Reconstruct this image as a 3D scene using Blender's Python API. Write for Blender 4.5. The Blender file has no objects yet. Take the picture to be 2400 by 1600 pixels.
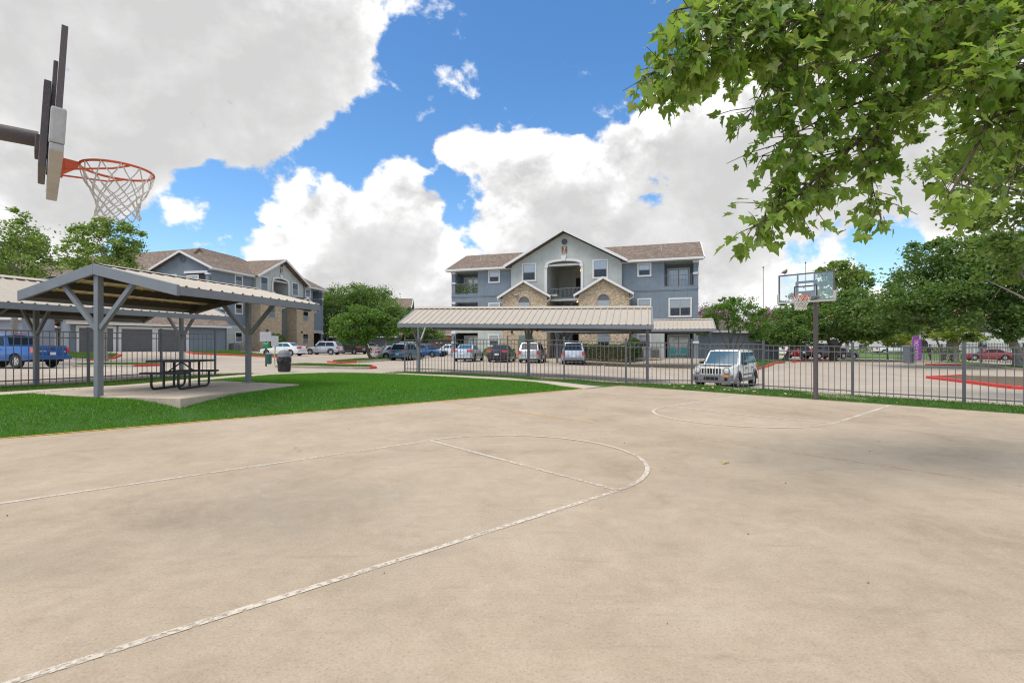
import bpy, bmesh, math, random
import numpy as np
from mathutils import Vector, Matrix

random.seed(7)
np.random.seed(7)
S = bpy.context.scene
COL = S.collection
R = math.radians

# ------------------------------------------------------------------ camera
F, CX, HZ, EYE = 1153.0, 1200.0, 813.5, 1.5
cam_d = bpy.data.cameras.new('camera')
cam = bpy.data.objects.new('camera', cam_d)
COL.objects.link(cam)
cam.location = (0, 0, EYE)
cam.rotation_euler = (R(90), 0, 0)
cam_d.sensor_width = 36
cam_d.lens = 36 * F / 2400
cam_d.shift_y = 13.5 / 2400
cam_d.clip_start = 0.05
cam_d.clip_end = 3000
S.camera = cam

# ------------------------------------------------------------------ sun, sky, exposure
SUN_EL, SUN_AZ = R(64), R(-125)          # azimuth measured from +Y towards +X (behind and left)
sun_dir = Vector((math.sin(SUN_AZ) * math.cos(SUN_EL), math.cos(SUN_AZ) * math.cos(SUN_EL), math.sin(SUN_EL)))
sd = bpy.data.lights.new('sun', 'SUN')
sd.energy = 2.3
sd.angle = R(32)
sd.color = (1.0, 0.93, 0.82)
sun = bpy.data.objects.new('sun', sd)
COL.objects.link(sun)
sun.rotation_euler = sun_dir.to_track_quat('Z', 'Y').to_euler()
S.view_settings.view_transform = 'Standard'
S.view_settings.look = 'None'
S.view_settings.gamma = 1
S.view_settings.use_curve_mapping = False
S.view_settings.exposure = 0.46
S.cycles.filter_width = 1.15
S.cycles.max_bounces = 8
S.cycles.transparent_max_bounces = 24


class NT:
    """small helper for building node trees"""
    def __init__(s, tree):
        s.t = tree
        s.n = tree.nodes
        s.l = tree.links

    def add(s, kind, **kw):
        n = s.n.new(kind)
        for k, v in kw.items():
            if k == 'inp':
                for i, val in v.items():
                    if isinstance(val, bpy.types.NodeSocket):
                        s.l.new(val, n.inputs[i])
                    else:
                        n.inputs[i].default_value = val
            else:
                setattr(n, k, v)
        return n

    def math(s, op, a, b=0.0, clamp=False):
        n = s.add('ShaderNodeMath', operation=op, use_clamp=clamp, inp={0: a, 1: b})
        return n.outputs[0]

    def mapr(s, v, a, b, c, d, smooth=False):
        n = s.add('ShaderNodeMapRange', inp={0: v, 1: a, 2: b, 3: c, 4: d})
        n.clamp = True
        if smooth:
            n.interpolation_type = 'SMOOTHSTEP'
        return n.outputs[0]

    def noise(s, vec, scale, detail=4, rough=0.55, dist=0.0):
        n = s.add('ShaderNodeTexNoise', inp={'Scale': scale, 'Detail': detail, 'Roughness': rough, 'Distortion': dist})
        if vec is not None:
            s.l.new(vec, n.inputs['Vector'])
        return n.outputs['Fac']

    def mix(s, fac, a, b, blend='MIX'):
        n = s.add('ShaderNodeMix', data_type='RGBA', blend_type=blend)
        for i, v in ((0, fac), (6, a), (7, b)):
            if isinstance(v, bpy.types.NodeSocket):
                s.l.new(v, n.inputs[i])
            else:
                n.inputs[i].default_value = v if i == 0 else (tuple(v) + (1,))[:4]
        return n.outputs[2]

    def ramp(s, fac, stops):
        n = s.add('ShaderNodeValToRGB', inp={0: fac})
        e = n.color_ramp.elements
        while len(e) < len(stops):
            e.new(0.5)
        for q, (p, c) in zip(e, stops):
            q.position = p
            q.color = tuple(c) + (1,)
        return n.outputs[0]


def sky_dir(x, y):
    return Vector(((x - CX) / F, 1.0, (HZ - y) / F)).normalized()


world = bpy.data.worlds.new('World')
S.world = world
world.use_nodes = True
W = NT(world.node_tree)
W.n.clear()
w_out = W.add('ShaderNodeOutputWorld')
tc = W.add('ShaderNodeTexCoord')
# where the cumulus stand and where the blue shows: direction, angular size in degrees, weight
CLOUDS = [
    (60, 60, 15, .42), (330, 40, 15, .50), (620, 60, 13, .46), (770, 110, 8.5, .34), (480, 190, 11, .30), (160, 200, 11, .34), (640, 230, 6, .10),
    (330, 300, 6.0, .14), (560, 310, 5.0, .16), (610, 390, 3.8, .26), (480, 320, 4.0, .12), (400, 330, 3.0, .12), (20, 420, 10, .30), (190, 440, 6, .25), (60, 520, 7, .18),
    (760, 590, 9.5, .40), (900, 500, 8, .40), (960, 470, 5.5, .2), (700, 500, 6, .26), (880, 660, 10, .40), (640, 660, 6, .2), (1030, 640, 7, .3),
    (1090, 335, 4.0, .26), (1085, 250, 2.2, .2), (1040, 340, 2.4, .16), (1150, 370, 2.4, .16),
    (1310, 420, 6.0, .36), (1230, 480, 8, .38), (1420, 500, 10, .44), (1600, 450, 12, .44), (1720, 330, 11, .42), (1610, 290, 5.5, .30), (1850, 400, 12, .36),
    (1280, 160, 1.8, .14), (1250, 590, 8, .36), (1450, 620, 9, .36), (1650, 590, 7, .26), (2080, 430, 9, .3), (2060, 200, 14, .35), (2300, 300, 12, .3),
    (1720, 690, 6.5, .34), (1830, 670, 4, .2), (1950, 610, 3.5, .2), (2160, 600, 3.5, .24),
]
HOLES = [
    (1130, 110, 11.5, -.52), (1330, 90, 9.5, -.46), (960, 240, 7, -.34), (1005, 395, 2.8, -.3), (860, 340, 5.5, -.34), (755, 390, 5.5, -.36), (560, 500, 8, -.44), (400, 520, 7, -.36), (440, 600, 6, -.2),
    (1195, 240, 4.6, -.34), (1370, 235, 6.5, -.42), (1480, 190, 5, -.3), (1120, 440, 2.8, -.24), (1060, 430, 2.4, -.26), (15, 262, 3.2, -.25), (160, 350, 3, -.13), (250, 420, 2.6, -.1), (1990, 590, 7, -.34), (2080, 600, 4.5, -.3), (1810, 630, 5, -.26), (1680, 640, 3, -.14),
    (1560, -30, 6, -.4), (130, 560, 5, -.1), (300, 590, 4, -.2), (1430, 420, 2, -.14), (920, 130, 5, -.25), (1000, 410, 2.5, -.14), (985, 310, 3, -.16), (2140, 560, 4.0, -.2),
]


def cloud_group():
    g = bpy.data.node_groups.new('cloud_density', 'ShaderNodeTree')
    g.interface.new_socket('Vector', in_out='INPUT', socket_type='NodeSocketVector')
    for nm in ('Layout', 'Noise'):
        g.interface.new_socket(nm, in_out='OUTPUT', socket_type='NodeSocketFloat')
    T = NT(g)
    gi = T.add('NodeGroupInput')
    go = T.add('NodeGroupOutput')
    v = gi.outputs[0]
    sc = T.add('ShaderNodeVectorMath', operation='MULTIPLY', inp={0: v, 1: (1.0, 1.0, 1.25)})
    big = T.noise(sc.outputs[0], 3.4, 3, .5, .3)
    fine = T.noise(sc.outputs[0], 9.0, 10, .58, .25)
    puff = T.noise(sc.outputs[0], 16, 6, .55, .0)
    bil = T.math('ABSOLUTE', T.math('SUBTRACT', puff, .5))
    d = T.math('ADD', T.math('MULTIPLY', T.math('SUBTRACT', big, .5), .6), T.math('MULTIPLY', T.math('SUBTRACT', fine, .5), 1.0))
    d = T.math('ADD', d, T.math('MULTIPLY', T.math('SUBTRACT', .09, bil), .55))
    T.l.new(d, go.inputs[1])
    d = 0.10
    for (x, y, deg, wgt) in CLOUDS + HOLES:
        c = sky_dir(x, y)
        dp = T.add('ShaderNodeVectorMath', operation='DOT_PRODUCT', inp={0: v, 1: c})
        d = T.math('ADD', d, T.mapr(dp.outputs['Value'], math.cos(R(deg)), 1.0, 0.0, wgt, True))
    T.l.new(d, go.inputs[0])
    return g


CG = cloud_group()


def cloud_at(offset):
    vm = W.add('ShaderNodeVectorMath', operation='ADD', inp={0: tc.outputs['Generated'], 1: offset})
    nm = W.add('ShaderNodeVectorMath', operation='NORMALIZE', inp={0: vm.outputs[0]})
    n = W.add('ShaderNodeGroup', node_tree=CG)
    W.l.new(nm.outputs[0], n.inputs[0])
    return n.outputs[0], n.outputs[1]


L0, N0 = cloud_at((0, 0, 0))
L1, N1 = cloud_at((-.02, 0, .05))
lay = W.mapr(L0, -.30, .60, -.26, .50)
d0 = W.math('ADD', lay, W.math('MULTIPLY', N0, 1.75))
alpha = W.mapr(d0, -.05, .19, 0, 1, True)
thick = W.mapr(L1, .12, 1.25, 0, .70, True)
relief = W.math('MULTIPLY', W.math('SUBTRACT', N1, N0), W.math('SUBTRACT', 3.4, W.math('MULTIPLY', thick, 3.6)))
body_ = W.mapr(d0, .05, .5, 0, .22)
shade = W.math('ADD', W.math('ADD', W.math('ADD', thick, body_), relief), .04, True)
ccol = W.ramp(shade, [(0.0, (.84, .835, .83)), (.25, (.76, .755, .753)), (.55, (.62, .618, .617)), (1.0, (.49, .488, .487))])
sky = W.add('ShaderNodeTexSky', sky_type='NISHITA')
sky.sun_disc = False
sky.sun_elevation = SUN_EL
sky.sun_rotation = SUN_AZ
sky.air_density = 1.0
sky.dust_density = 0.6
sky.ozone_density = 2.0
hsv = W.add('ShaderNodeHueSaturation', inp={'Saturation': 1.26, 'Value': 1.0, 'Color': sky.outputs[0]})
bg1 = W.add('ShaderNodeBackground', inp={'Color': hsv.outputs[0], 'Strength': 0.15})
bg2 = W.add('ShaderNodeBackground', inp={'Color': ccol, 'Strength': 1.0})
mx = W.add('ShaderNodeMixShader', inp={0: alpha, 1: bg1.outputs[0], 2: bg2.outputs[0]})
W.l.new(mx.outputs[0], w_out.inputs[0])

# ------------------------------------------------------------------ helpers


def at(x, y, Y):
    return Vector(((x - CX) / F * Y, Y, EYE + (HZ - y) / F * Y))


PHI = 0.848
E1 = Vector((math.sin(PHI), math.cos(PHI), 0))       # along the court
E2 = Vector((math.cos(PHI), -math.sin(PHI), 0))      # across the court
U_END, V_SIDE = 15.92, -11.64


def court(u, v, z=0.0):
    p = E1 * u + E2 * v
    return Vector((p.x, p.y, z))


CTRL = np.array([
    (-5.6, 25.7, .2), (-2.8, 24, .178), (-.2, 22.4, .16), (2.2, 20.95, .09), (4.6, 19.9, .015), (7.2, 19.7, -.03), (9.45, 18.5, -.1), (11.7, 16.9, -.19), (13.6, 14.8, -.195), (15.4, 12.6, -.2),
    (-14.57, 14, .32), (-13.9, 16.2, .29), (-13.05, 18.3, .33), (-12.13, 20.1, .34), (-7.1, 10.7, .31), (-9.4, 11, .33), (-6.3, 14.6, .33), (-8.5, 17, .36), (-11.5, 12, .36), (-7, 20, .34), (-4, 18, .25), (-1, 18.5, .16),
    (-16.25, 16.8, .16), (-14.45, 21.5, .26), (-4.96, 25.9, .19), (.93, 24.3, .04), (6.3, 22.9, -.1), (-10.9, 24.5, .28), (-14, 28, .42),
    (-4, 42, .3), (-1, 41, .25), (1.7, 40, .22), (4.8, 38, .14), (10, 23, -.36), (10.6, 24.6, -.38), (9.2, 21.6, -.33), (9.2, 38.3, 0), (3.7, 40.1, .25), (14.7, 36.5, -.06),
    (16.7, 44, .5), (-6.3, 51.3, .5), (5, 47.5, .48), (-28.5, 28, .32), (-25, 27, .32), (-24.4, 53, .56), (-23.5, 62, .54), (-35, 45, 1.1), (-29.5, 51, 1.06), (-30.6, 58, 1.05), (-29, 72, 1.0), (-45, 40, .9), (-12.5, 50, .22), (-10.6, 48, .17), (-7.8, 58, .4), (-13, 46, .3),
    (21.7, 48, .42), (28, 52, .25), (60, 90, .35), (90, 80, .3), (29, 48, .1), (35, 54, .05), (39, 50, .05), (37.4, 41, .0), (34, 32, -.1), (24, 27, -.27), (21, 21, -.27), (16, 32, .0), (25, 44, .1), (46, 62, 0), (60, 60, -.1), (43, 43, .15), (40, 35, .1),
    (0, 70, .5), (-25, 80, .6), (-60, 80, 1.0), (0, 120, .5), (120, 120, .3), (-120, 120, 1.0), (0, 200, .5), (200, 200, .3), (-200, 200, .6), (200, 0, 0), (-200, 0, .3), (0, -60, 0)], float)


def terrain(x, y):
    x = np.asarray(x, float)
    y = np.asarray(y, float)
    sh = x.shape
    p = np.stack([x.ravel(), y.ravel()], 1)
    out = np.empty(len(p))
    for i in range(0, len(p), 20000):
        q = p[i:i + 20000]
        d2 = ((q[:, None, :] - CTRL[None, :, :2]) ** 2).sum(2) + .35
        w = d2 ** -1.7
        out[i:i + 20000] = (w * CTRL[None, :, 2]).sum(1) / w.sum(1)
    u = p[:, 0] * E1.x + p[:, 1] * E1.y
    v = p[:, 0] * E2.x + p[:, 1] * E2.y
    du = np.maximum(np.maximum(u - U_END, -9 - u), 0)
    dv = np.maximum(np.maximum(V_SIDE - v, v - 9), 0)
    d = np.clip(np.hypot(du, dv) / 2.0, 0, 1)
    out *= d * d * (3 - 2 * d)
    return out.reshape(sh)


def th(x, y):
    return float(terrain(np.array([x]), np.array([y]))[0])


def mesh_np(name, verts, faces, mats, smooth=False):
    """fast mesh from arrays; faces is an (n,k) array"""
    me = bpy.data.meshes.new(name)
    verts = np.asarray(verts, np.float32)
    faces = np.asarray(faces, np.int32)
    n, k = faces.shape
    me.vertices.add(len(verts))
    me.vertices.foreach_set('co', verts.ravel())
    me.loops.add(n * k)
    me.loops.foreach_set('vertex_index', faces.ravel())
    me.polygons.add(n)
    me.polygons.foreach_set('loop_start', np.arange(0, n * k, k, dtype=np.int32))
    me.polygons.foreach_set('loop_total', np.full(n, k, np.int32))
    if smooth:
        me.polygons.foreach_set('use_smooth', np.ones(n, bool))
    me.update(calc_edges=True)
    me.validate()
    for m in (mats if isinstance(mats, (list, tuple)) else [mats]):
        me.materials.append(m)
    return me


def link(name, data, parent=None, loc=(0, 0, 0), rz=0.0):
    o = bpy.data.objects.new(name, data)
    COL.objects.link(o)
    o.location = loc
    o.rotation_euler = (0, 0, rz)
    if parent is not None:
        o.parent = parent
    return o


def tag(o, label=None, cat=None, group=None, kind=None):
    if label:
        o['label'] = label
    if cat:
        o['category'] = cat
    if group:
        o['group'] = group
    if kind:
        o['kind'] = kind
    return o


def thing(name, label, cat, loc=(0, 0, 0), rz=0.0, group=None):
    o = bpy.data.objects.new(name, None)
    o.empty_display_size = .2
    COL.objects.link(o)
    o.location = loc
    o.rotation_euler = (0, 0, rz)
    return tag(o, label, cat, group)


def copy_tree(o, parent=None):
    c = o.copy()
    COL.objects.link(c)
    if parent is not None:
        c.parent = parent
    for ch in list(o.children):
        copy_tree(ch, c)
    return c


class MB:
    def __init__(s):
        s.v, s.f, s.m = [], [], []

    def add(s, vs, fs, mi=0):
        o = len(s.v)
        s.v += [tuple(p) for p in vs]
        for f in fs:
            s.f.append(tuple(i + o for i in f))
            s.m.append(mi)
        return s

    def box(s, x0, y0, z0, x1, y1, z1, mi=0):
        v = [(x0, y0, z0), (x1, y0, z0), (x1, y1, z0), (x0, y1, z0), (x0, y0, z1), (x1, y0, z1), (x1, y1, z1), (x0, y1, z1)]
        return s.add(v, [(0, 3, 2, 1), (4, 5, 6, 7), (0, 1, 5, 4), (1, 2, 6, 5), (2, 3, 7, 6), (3, 0, 4, 7)], mi)

    def hexa(s, b, t, mi=0):
        return s.add(list(b) + list(t), [(0, 3, 2, 1), (4, 5, 6, 7), (0, 1, 5, 4), (1, 2, 6, 5), (2, 3, 7, 6), (3, 0, 4, 7)], mi)

    def bar(s, p, q, w, h, up=(0, 0, 1), mi=0):
        p, q = Vector(p), Vector(q)
        d = (q - p).normalized()
        up = Vector(up)
        if abs(d.dot(up)) > .98:
            up = Vector((1, 0, 0))
        a = d.cross(up).normalized()
        b = a.cross(d).normalized()
        a *= w / 2
        b *= h / 2
        return s.hexa([p - a - b, p + a - b, q + a - b, q - a - b], [p - a + b, p + a + b, q + a + b, q - a + b], mi)

    def tube(s, pts, r, n=8, mi=0, closed=False, cap=True):
        pts = [Vector(p) for p in pts]
        m = len(pts)
        rr = r if isinstance(r, (list, tuple)) else [r] * m
        o = len(s.v)
        prev = None
        for i, p in enumerate(pts):
            if closed:
                d = pts[(i + 1) % m] - pts[i - 1]
            else:
                d = pts[min(i + 1, m - 1)] - pts[max(i - 1, 0)]
            d.normalize()
            if prev is None:
                a = d.cross(Vector((0, 0, 1)))
                if a.length < .05:
                    a = d.cross(Vector((1, 0, 0)))
            else:
                a = prev - d * prev.dot(d)
            a.normalize()
            prev = a
            b = d.cross(a)
            for k in range(n):
                t = 2 * math.pi * k / n
                s.v.append(tuple(p + (a * math.cos(t) + b * math.sin(t)) * rr[i]))
        for i in range(m if closed else m - 1):
            j = (i + 1) % m
            for k in range(n):
                l = (k + 1) % n
                s.f.append((o + i * n + k, o + i * n + l, o + j * n + l, o + j * n + k))
                s.m.append(mi)
        if cap and not closed:
            s.f.append(tuple(o + k for k in range(n)))
            s.f.append(tuple(o + (m - 1) * n + k for k in reversed(range(n))))
            s.m += [mi, mi]
        return s

    def lathe(s, prof, n=16, c=(0, 0, 0), mi=0, cap=True):
        o = len(s.v)
        for (r, z) in prof:
            for k in range(n):
                t = 2 * math.pi * k / n
                s.v.append((c[0] + r * math.cos(t), c[1] + r * math.sin(t), c[2] + z))
        for i in range(len(prof) - 1):
            for k in range(n):
                l = (k + 1) % n
                s.f.append((o + i * n + k, o + i * n + l, o + (i + 1) * n + l, o + (i + 1) * n + k))
                s.m.append(mi)
        if cap:
            s.f.append(tuple(o + k for k in reversed(range(n))))
            s.f.append(tuple(o + (len(prof) - 1) * n + k for k in range(n)))
            s.m += [mi, mi]
        return s

    def prism(s, poly, d, mi=0):
        n = len(poly)
        d = Vector(d)
        v = [Vector(p) for p in poly] + [Vector(p) + d for p in poly]
        f = [tuple(reversed(range(n))), tuple(range(n, 2 * n))]
        for i in range(n):
            j = (i + 1) % n
            f.append((i, j, n + j, n + i))
        return s.add(v, f, mi)

    def quad(s, *p, mi=0):
        return s.add(p, [tuple(range(len(p)))], mi)

    def mesh(s, name, mats, smooth=False, bevel=0.0, seg=1, ang=35, recalc=True):
        me = bpy.data.meshes.new(name)
        me.from_pydata(s.v, [], s.f)
        for i, p in enumerate(me.polygons):
            p.material_index = s.m[i]
        bm = bmesh.new()
        bm.from_mesh(me)
        if bevel:
            bmesh.ops.remove_doubles(bm, verts=bm.verts, dist=1e-5)
        if recalc:
            bmesh.ops.recalc_face_normals(bm, faces=bm.faces)
        if bevel:
            es = [e for e in bm.edges if len(e.link_faces) == 2 and e.calc_face_angle(0) > R(ang)]
            bmesh.ops.bevel(bm, geom=es, offset=bevel, segments=seg, affect='EDGES', profile=.6, clamp_overlap=True)
        if smooth:
            for f in bm.faces:
                f.smooth = True
        bm.to_mesh(me)
        bm.free()
        if smooth:
            me.set_sharp_from_angle(angle=R(40))
        for m in (mats if isinstance(mats, (list, tuple)) else [mats]):
            me.materials.append(m)
        return me

    def build(s, name, mats, parent=None, smooth=False, bevel=0.0, seg=1, loc=(0, 0, 0), rz=0.0, ang=35, recalc=True):
        return link(name, s.mesh(name, mats, smooth, bevel, seg, ang, recalc), parent, loc, rz)


# ------------------------------------------------------------------ materials
def new_mat(name):
    m = bpy.data.materials.new(name)
    m.use_nodes = True
    t = NT(m.node_tree)
    b = t.n['Principled BSDF']
    return m, t, b


def M(name, col, rough=.6, metal=0.0, var=.12, vs=4.0, bump=0.0, bs=40.0, spec=.5, coat=0.0, dirt=0.0):
    m, t, b = new_mat(name)
    tcn = t.add('ShaderNodeTexCoord')
    v = tcn.outputs['Object']
    c = tuple(col)
    if var:
        n = t.noise(v, vs, 5, .6)
        n2 = t.noise(v, vs * 9, 3, .6)
        f = t.math('ADD', t.math('MULTIPLY', n, .7), t.math('MULTIPLY', n2, .3))
        lo = tuple(x * (1 - var) for x in c)
        hi = tuple(min(1, x * (1 + var)) for x in c)
        cc = t.ramp(f, [(.3, lo), (.7, hi)])
        if dirt:
            dn = t.mapr(t.noise(v, vs * .6, 6, .7), .5, .72, 0, dirt, True)
            cc = t.mix(dn, cc, tuple(x * .45 for x in c))
        t.l.new(cc, b.inputs['Base Color'])
    else:
        b.inputs['Base Color'].default_value = c + (1,)
    b.inputs['Roughness'].default_value = rough
    b.inputs['Metallic'].default_value = metal
    b.inputs['Specular IOR Level'].default_value = spec
    b.inputs['Coat Weight'].default_value = coat
    b.inputs['Coat Roughness'].default_value = .05
    if bump:
        bn = t.add('ShaderNodeBump', inp={'Strength': bump, 'Distance': .02, 'Height': t.noise(v, bs, 4, .6)})
        t.l.new(bn.outputs[0], b.inputs['Normal'])
    return m


def mat_glass(name, tint=(.75, .85, .9), refl=.25, rough=.03):
    """thin pane: see-through with a mirror-like sheen that grows at grazing angles"""
    m, t, b = new_mat(name)
    t.n.remove(b)
    tr = t.add('ShaderNodeBsdfTransparent', inp={0: tint + (1,)})
    gl = t.add('ShaderNodeBsdfGlossy', inp={0: (.9, .95, 1, 1), 1: rough})
    lw = t.add('ShaderNodeLayerWeight', inp={0: .25})
    f = t.mapr(lw.outputs['Fresnel'], 0, 1, refl, 1)
    mxs = t.add('ShaderNodeMixShader', inp={0: f, 1: tr.outputs[0], 2: gl.outputs[0]})
    t.l.new(mxs.outputs[0], t.n['Material Output'].inputs[0])
    return m


def mat_leaf(name, dark, mid, light, trans=.35):
    m, t, b = new_mat(name)
    g = t.add('ShaderNodeNewGeometry')
    c = t.ramp(g.outputs['Random Per Island'], [(0, dark), (.5, mid), (1, light)])
    t.l.new(c, b.inputs['Base Color'])
    b.inputs['Roughness'].default_value = .42
    b.inputs['Specular IOR Level'].default_value = .5
    if 'grass' in name:
        # mowing and thirst: broad uneven tone across the turf
        pv = t.add('ShaderNodeTexCoord').outputs['Object']
        c = t.mix(t.mapr(t.noise(pv, .55, 5, .65, .6), .42, .66, 0, .5, True), c, tuple(x * 1.5 + y for x, y in zip(mid, (.05, .03, .005))))
        c = t.mix(t.mapr(t.noise(pv, 1.7, 5, .7), .50, .68, 0, .45, True), c, tuple(x * .55 for x in mid))
    c2 = t.mix(.55, c, (.36, .52, .05))
    tl = t.add('ShaderNodeBsdfTranslucent', inp={0: c2})
    mxs = t.add('ShaderNodeMixShader', inp={0: trans, 1: b.outputs[0], 2: tl.outputs[0]})
    t.l.new(mxs.outputs[0], t.n['Material Output'].inputs[0])
    return m


def mat_court():
    m, t, b = new_mat('court_concrete')
    v = t.add('ShaderNodeTexCoord').outputs['Object']
    mp = t.add('ShaderNodeMapping', inp={0: v, 3: (1, 1, 1)})
    v = mp.outputs[0]
    n1 = t.noise(v, .33, 5, .6, .5)
    n2 = t.noise(v, 1.25, 10, .76, .5)
    n3 = t.noise(v, 6.5, 9, .78, .3)
    fine = t.noise(v, 60, 5, .8)
    f = t.math('ADD', t.math('ADD', t.math('MULTIPLY', n1, .42), t.math('MULTIPLY', n2, .38)), t.math('MULTIPLY', n3, .20))
    c = t.ramp(f, [(.39, (.33, .262, .187)), (.46, (.412, .332, .24)), (.52, (.462, .375, .274)), (.60, (.52, .432, .325))])
    c = t.mix(t.mapr(t.noise(v, .6, 8, .72, 1.0), .52, .66, 0, .36, True), c, (.36, .31, .25))
    c = t.mix(t.mapr(t.noise(v, .75, 9, .7, 1.4), .60, .65, 0, .42, True), c, (.50, .425, .335))
    sm = t.add('ShaderNodeMapping', inp={0: v, 2: (0, 0, .5), 3: (.5, 3.0, 1)})
    c = t.mix(t.mapr(t.noise(sm.outputs[0], 2.2, 8, .75), .56, .70, 0, .4), c, (.24, .19, .14))
    c = t.mix(t.mapr(fine, .46, .30, 0, .75), c, (.15, .11, .075))
    c = t.mix(t.mapr(fine, .54, .70, 0, .6), c, (.60, .50, .38))
    gr2 = t.noise(v, 300, 2, .6)
    c = t.mix(t.mapr(gr2, .35, .62, .35, 0), c, (.16, .115, .075))
    c = t.mix(t.mapr(t.noise(v, 9, 4, .8), .70, .74, 0, .6), c, (.12, .095, .075))
    # hairline cracks
    vo = t.add('ShaderNodeTexVoronoi', feature='DISTANCE_TO_EDGE', inp={'Scale': .23})
    wv = t.add('ShaderNodeVectorMath', operation='ADD', inp={0: v})
    wn = t.add('ShaderNodeTexNoise', inp={'Scale': 1.5, 'Detail': 5, 'Vector': v})
    ws = t.add('ShaderNodeVectorMath', operation='SCALE', inp={0: wn.outputs['Color'], 'Scale': .9})
    t.l.new(ws.outputs[0], wv.inputs[1])
    t.l.new(wv.outputs[0], vo.inputs['Vector'])
    ck = t.math('MULTIPLY', t.mapr(vo.outputs['Distance'], .0, .003, .55, 0), t.mapr(t.noise(v, .5, 3), .57, .63, 0, 1))
    c = t.mix(ck, c, (.12, .10, .08))
    t.l.new(c, b.inputs['Base Color'])
    b.inputs['Roughness'].default_value = .82
    b.inputs['Specular IOR Level'].default_value = .35
    bn = t.add('ShaderNodeBump', inp={'Strength': .35, 'Distance': .003, 'Height': fine})
    t.l.new(bn.outputs[0], b.inputs['Normal'])
    return m


def mat_paint(name, col, wear=.5, scale=14, soft=.09):
    """worn line paint: flakes away to show the slab"""
    m, t, b = new_mat(name)
    v = t.add('ShaderNodeTexCoord').outputs['Object']
    n = t.noise(v, scale, 8, .72)
    n2 = t.noise(v, .7, 3, .5)
    a = t.mapr(t.math('ADD', n, t.math('MULTIPLY', t.math('SUBTRACT', n2, .5), .55)), wear - soft, wear + soft, .0, 1)
    b.inputs['Base Color'].default_value = col + (1,)
    b.inputs['Roughness'].default_value = .75
    t.l.new(a, b.inputs['Alpha'])
    return m


def mat_lot():
    m, t, b = new_mat('lot_concrete')
    v = t.add('ShaderNodeTexCoord').outputs['Object']
    c = t.ramp(t.noise(v, .25, 6, .6, .5), [(.3, (.33, .275, .215)), (.7, (.44, .375, .30))])
    c = t.mix(t.mapr(t.noise(v, 1.1, 7, .7, .6), .48, .7, 0, .5, True), c, (.27, .225, .18))
    st = t.add('ShaderNodeMapping', inp={0: v, 3: (.12, 1.6, 1)})
    c = t.mix(t.mapr(t.noise(st.outputs[0], .9, 5, .6), .55, .7, 0, .4, True), c, (.23, .195, .16))
    c = t.mix(t.mapr(t.noise(v, 40, 3, .7), .35, .7, 0, .3), c, (.42, .37, .31))
    t.l.new(c, b.inputs['Base Color'])
    b.inputs['Roughness'].default_value = .85
    return m


def mat_grass_ground(name, a, bcol):
    m, t, b = new_mat(name)
    v = t.add('ShaderNodeTexCoord').outputs['Object']
    c = t.ramp(t.noise(v, 30, 4, .7), [(.3, a), (.7, bcol)])
    c = t.mix(t.mapr(t.noise(v, .8, 4, .6), .4, .7, 0, .35), c, tuple(x * .6 for x in a))
    t.l.new(c, b.inputs['Base Color'])
    b.inputs['Roughness'].default_value = .9
    return m


def mat_shingle():
    m, t, b = new_mat('roof_shingle')
    v = t.add('ShaderNodeTexCoord').outputs['Object']
    mp = t.add('ShaderNodeMapping', inp={0: v, 3: (1, 1, 1)})
    vo = t.add('ShaderNodeTexVoronoi', inp={'Scale': 5.0, 'Vector': mp.outputs[0]})
    c = t.ramp(vo.outputs['Color'], [(.1, (.095, .068, .05)), (.5, (.165, .122, .092)), (.9, (.265, .205, .155))])
    c = t.mix(t.mapr(t.noise(v, 12, 4, .7), .35, .65, 0, .5), c, (.14, .105, .08))
    t.l.new(c, b.inputs['Base Color'])
    b.inputs['Roughness'].default_value = .9
    return m


def mat_stone(name='limestone', tone=1.0):
    m, t, b = new_mat(name)
    v = t.add('ShaderNodeTexCoord').outputs['Object']
    wn = t.add('ShaderNodeTexNoise', inp={'Scale': 3.0, 'Detail': 3, 'Vector': v})
    ws = t.add('ShaderNodeVectorMath', operation='MULTIPLY_ADD', inp={0: wn.outputs['Color'], 1: (.18, .18, .18), 2: v})
    mp = t.add('ShaderNodeMapping', inp={0: ws.outputs[0], 3: (4.2, 4.2, 8.5)})
    vo = t.add('ShaderNodeTexVoronoi', inp={'Scale': 1.0, 'Vector': mp.outputs[0]})
    ve = t.add('ShaderNodeTexVoronoi', feature='DISTANCE_TO_EDGE', inp={'Scale': 1.0, 'Vector': mp.outputs[0]})
    k = tone
    c = t.ramp(vo.outputs['Color'], [(.1, (.31 * k, .235 * k, .15 * k)), (.5, (.39 * k, .305 * k, .205 * k)), (.9, (.46 * k, .375 * k, .27 * k))])
    c = t.mix(t.mapr(ve.outputs['Distance'], 0, .11, .45, 0), c, (.34 * k, .27 * k, .19 * k))
    c = t.mix(t.mapr(t.noise(v, 18, 5, .7), .4, .7, 0, .45), c, (.25 * k, .185 * k, .12 * k))
    t.l.new(c, b.inputs['Base Color'])
    b.inputs['Roughness'].default_value = .9
    bn = t.add('ShaderNodeBump', inp={'Strength': .9, 'Distance': .05, 'Height': t.mapr(ve.outputs['Distance'], 0, .12, 0, 1)})
    t.l.new(bn.outputs[0], b.inputs['Normal'])
    return m


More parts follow.
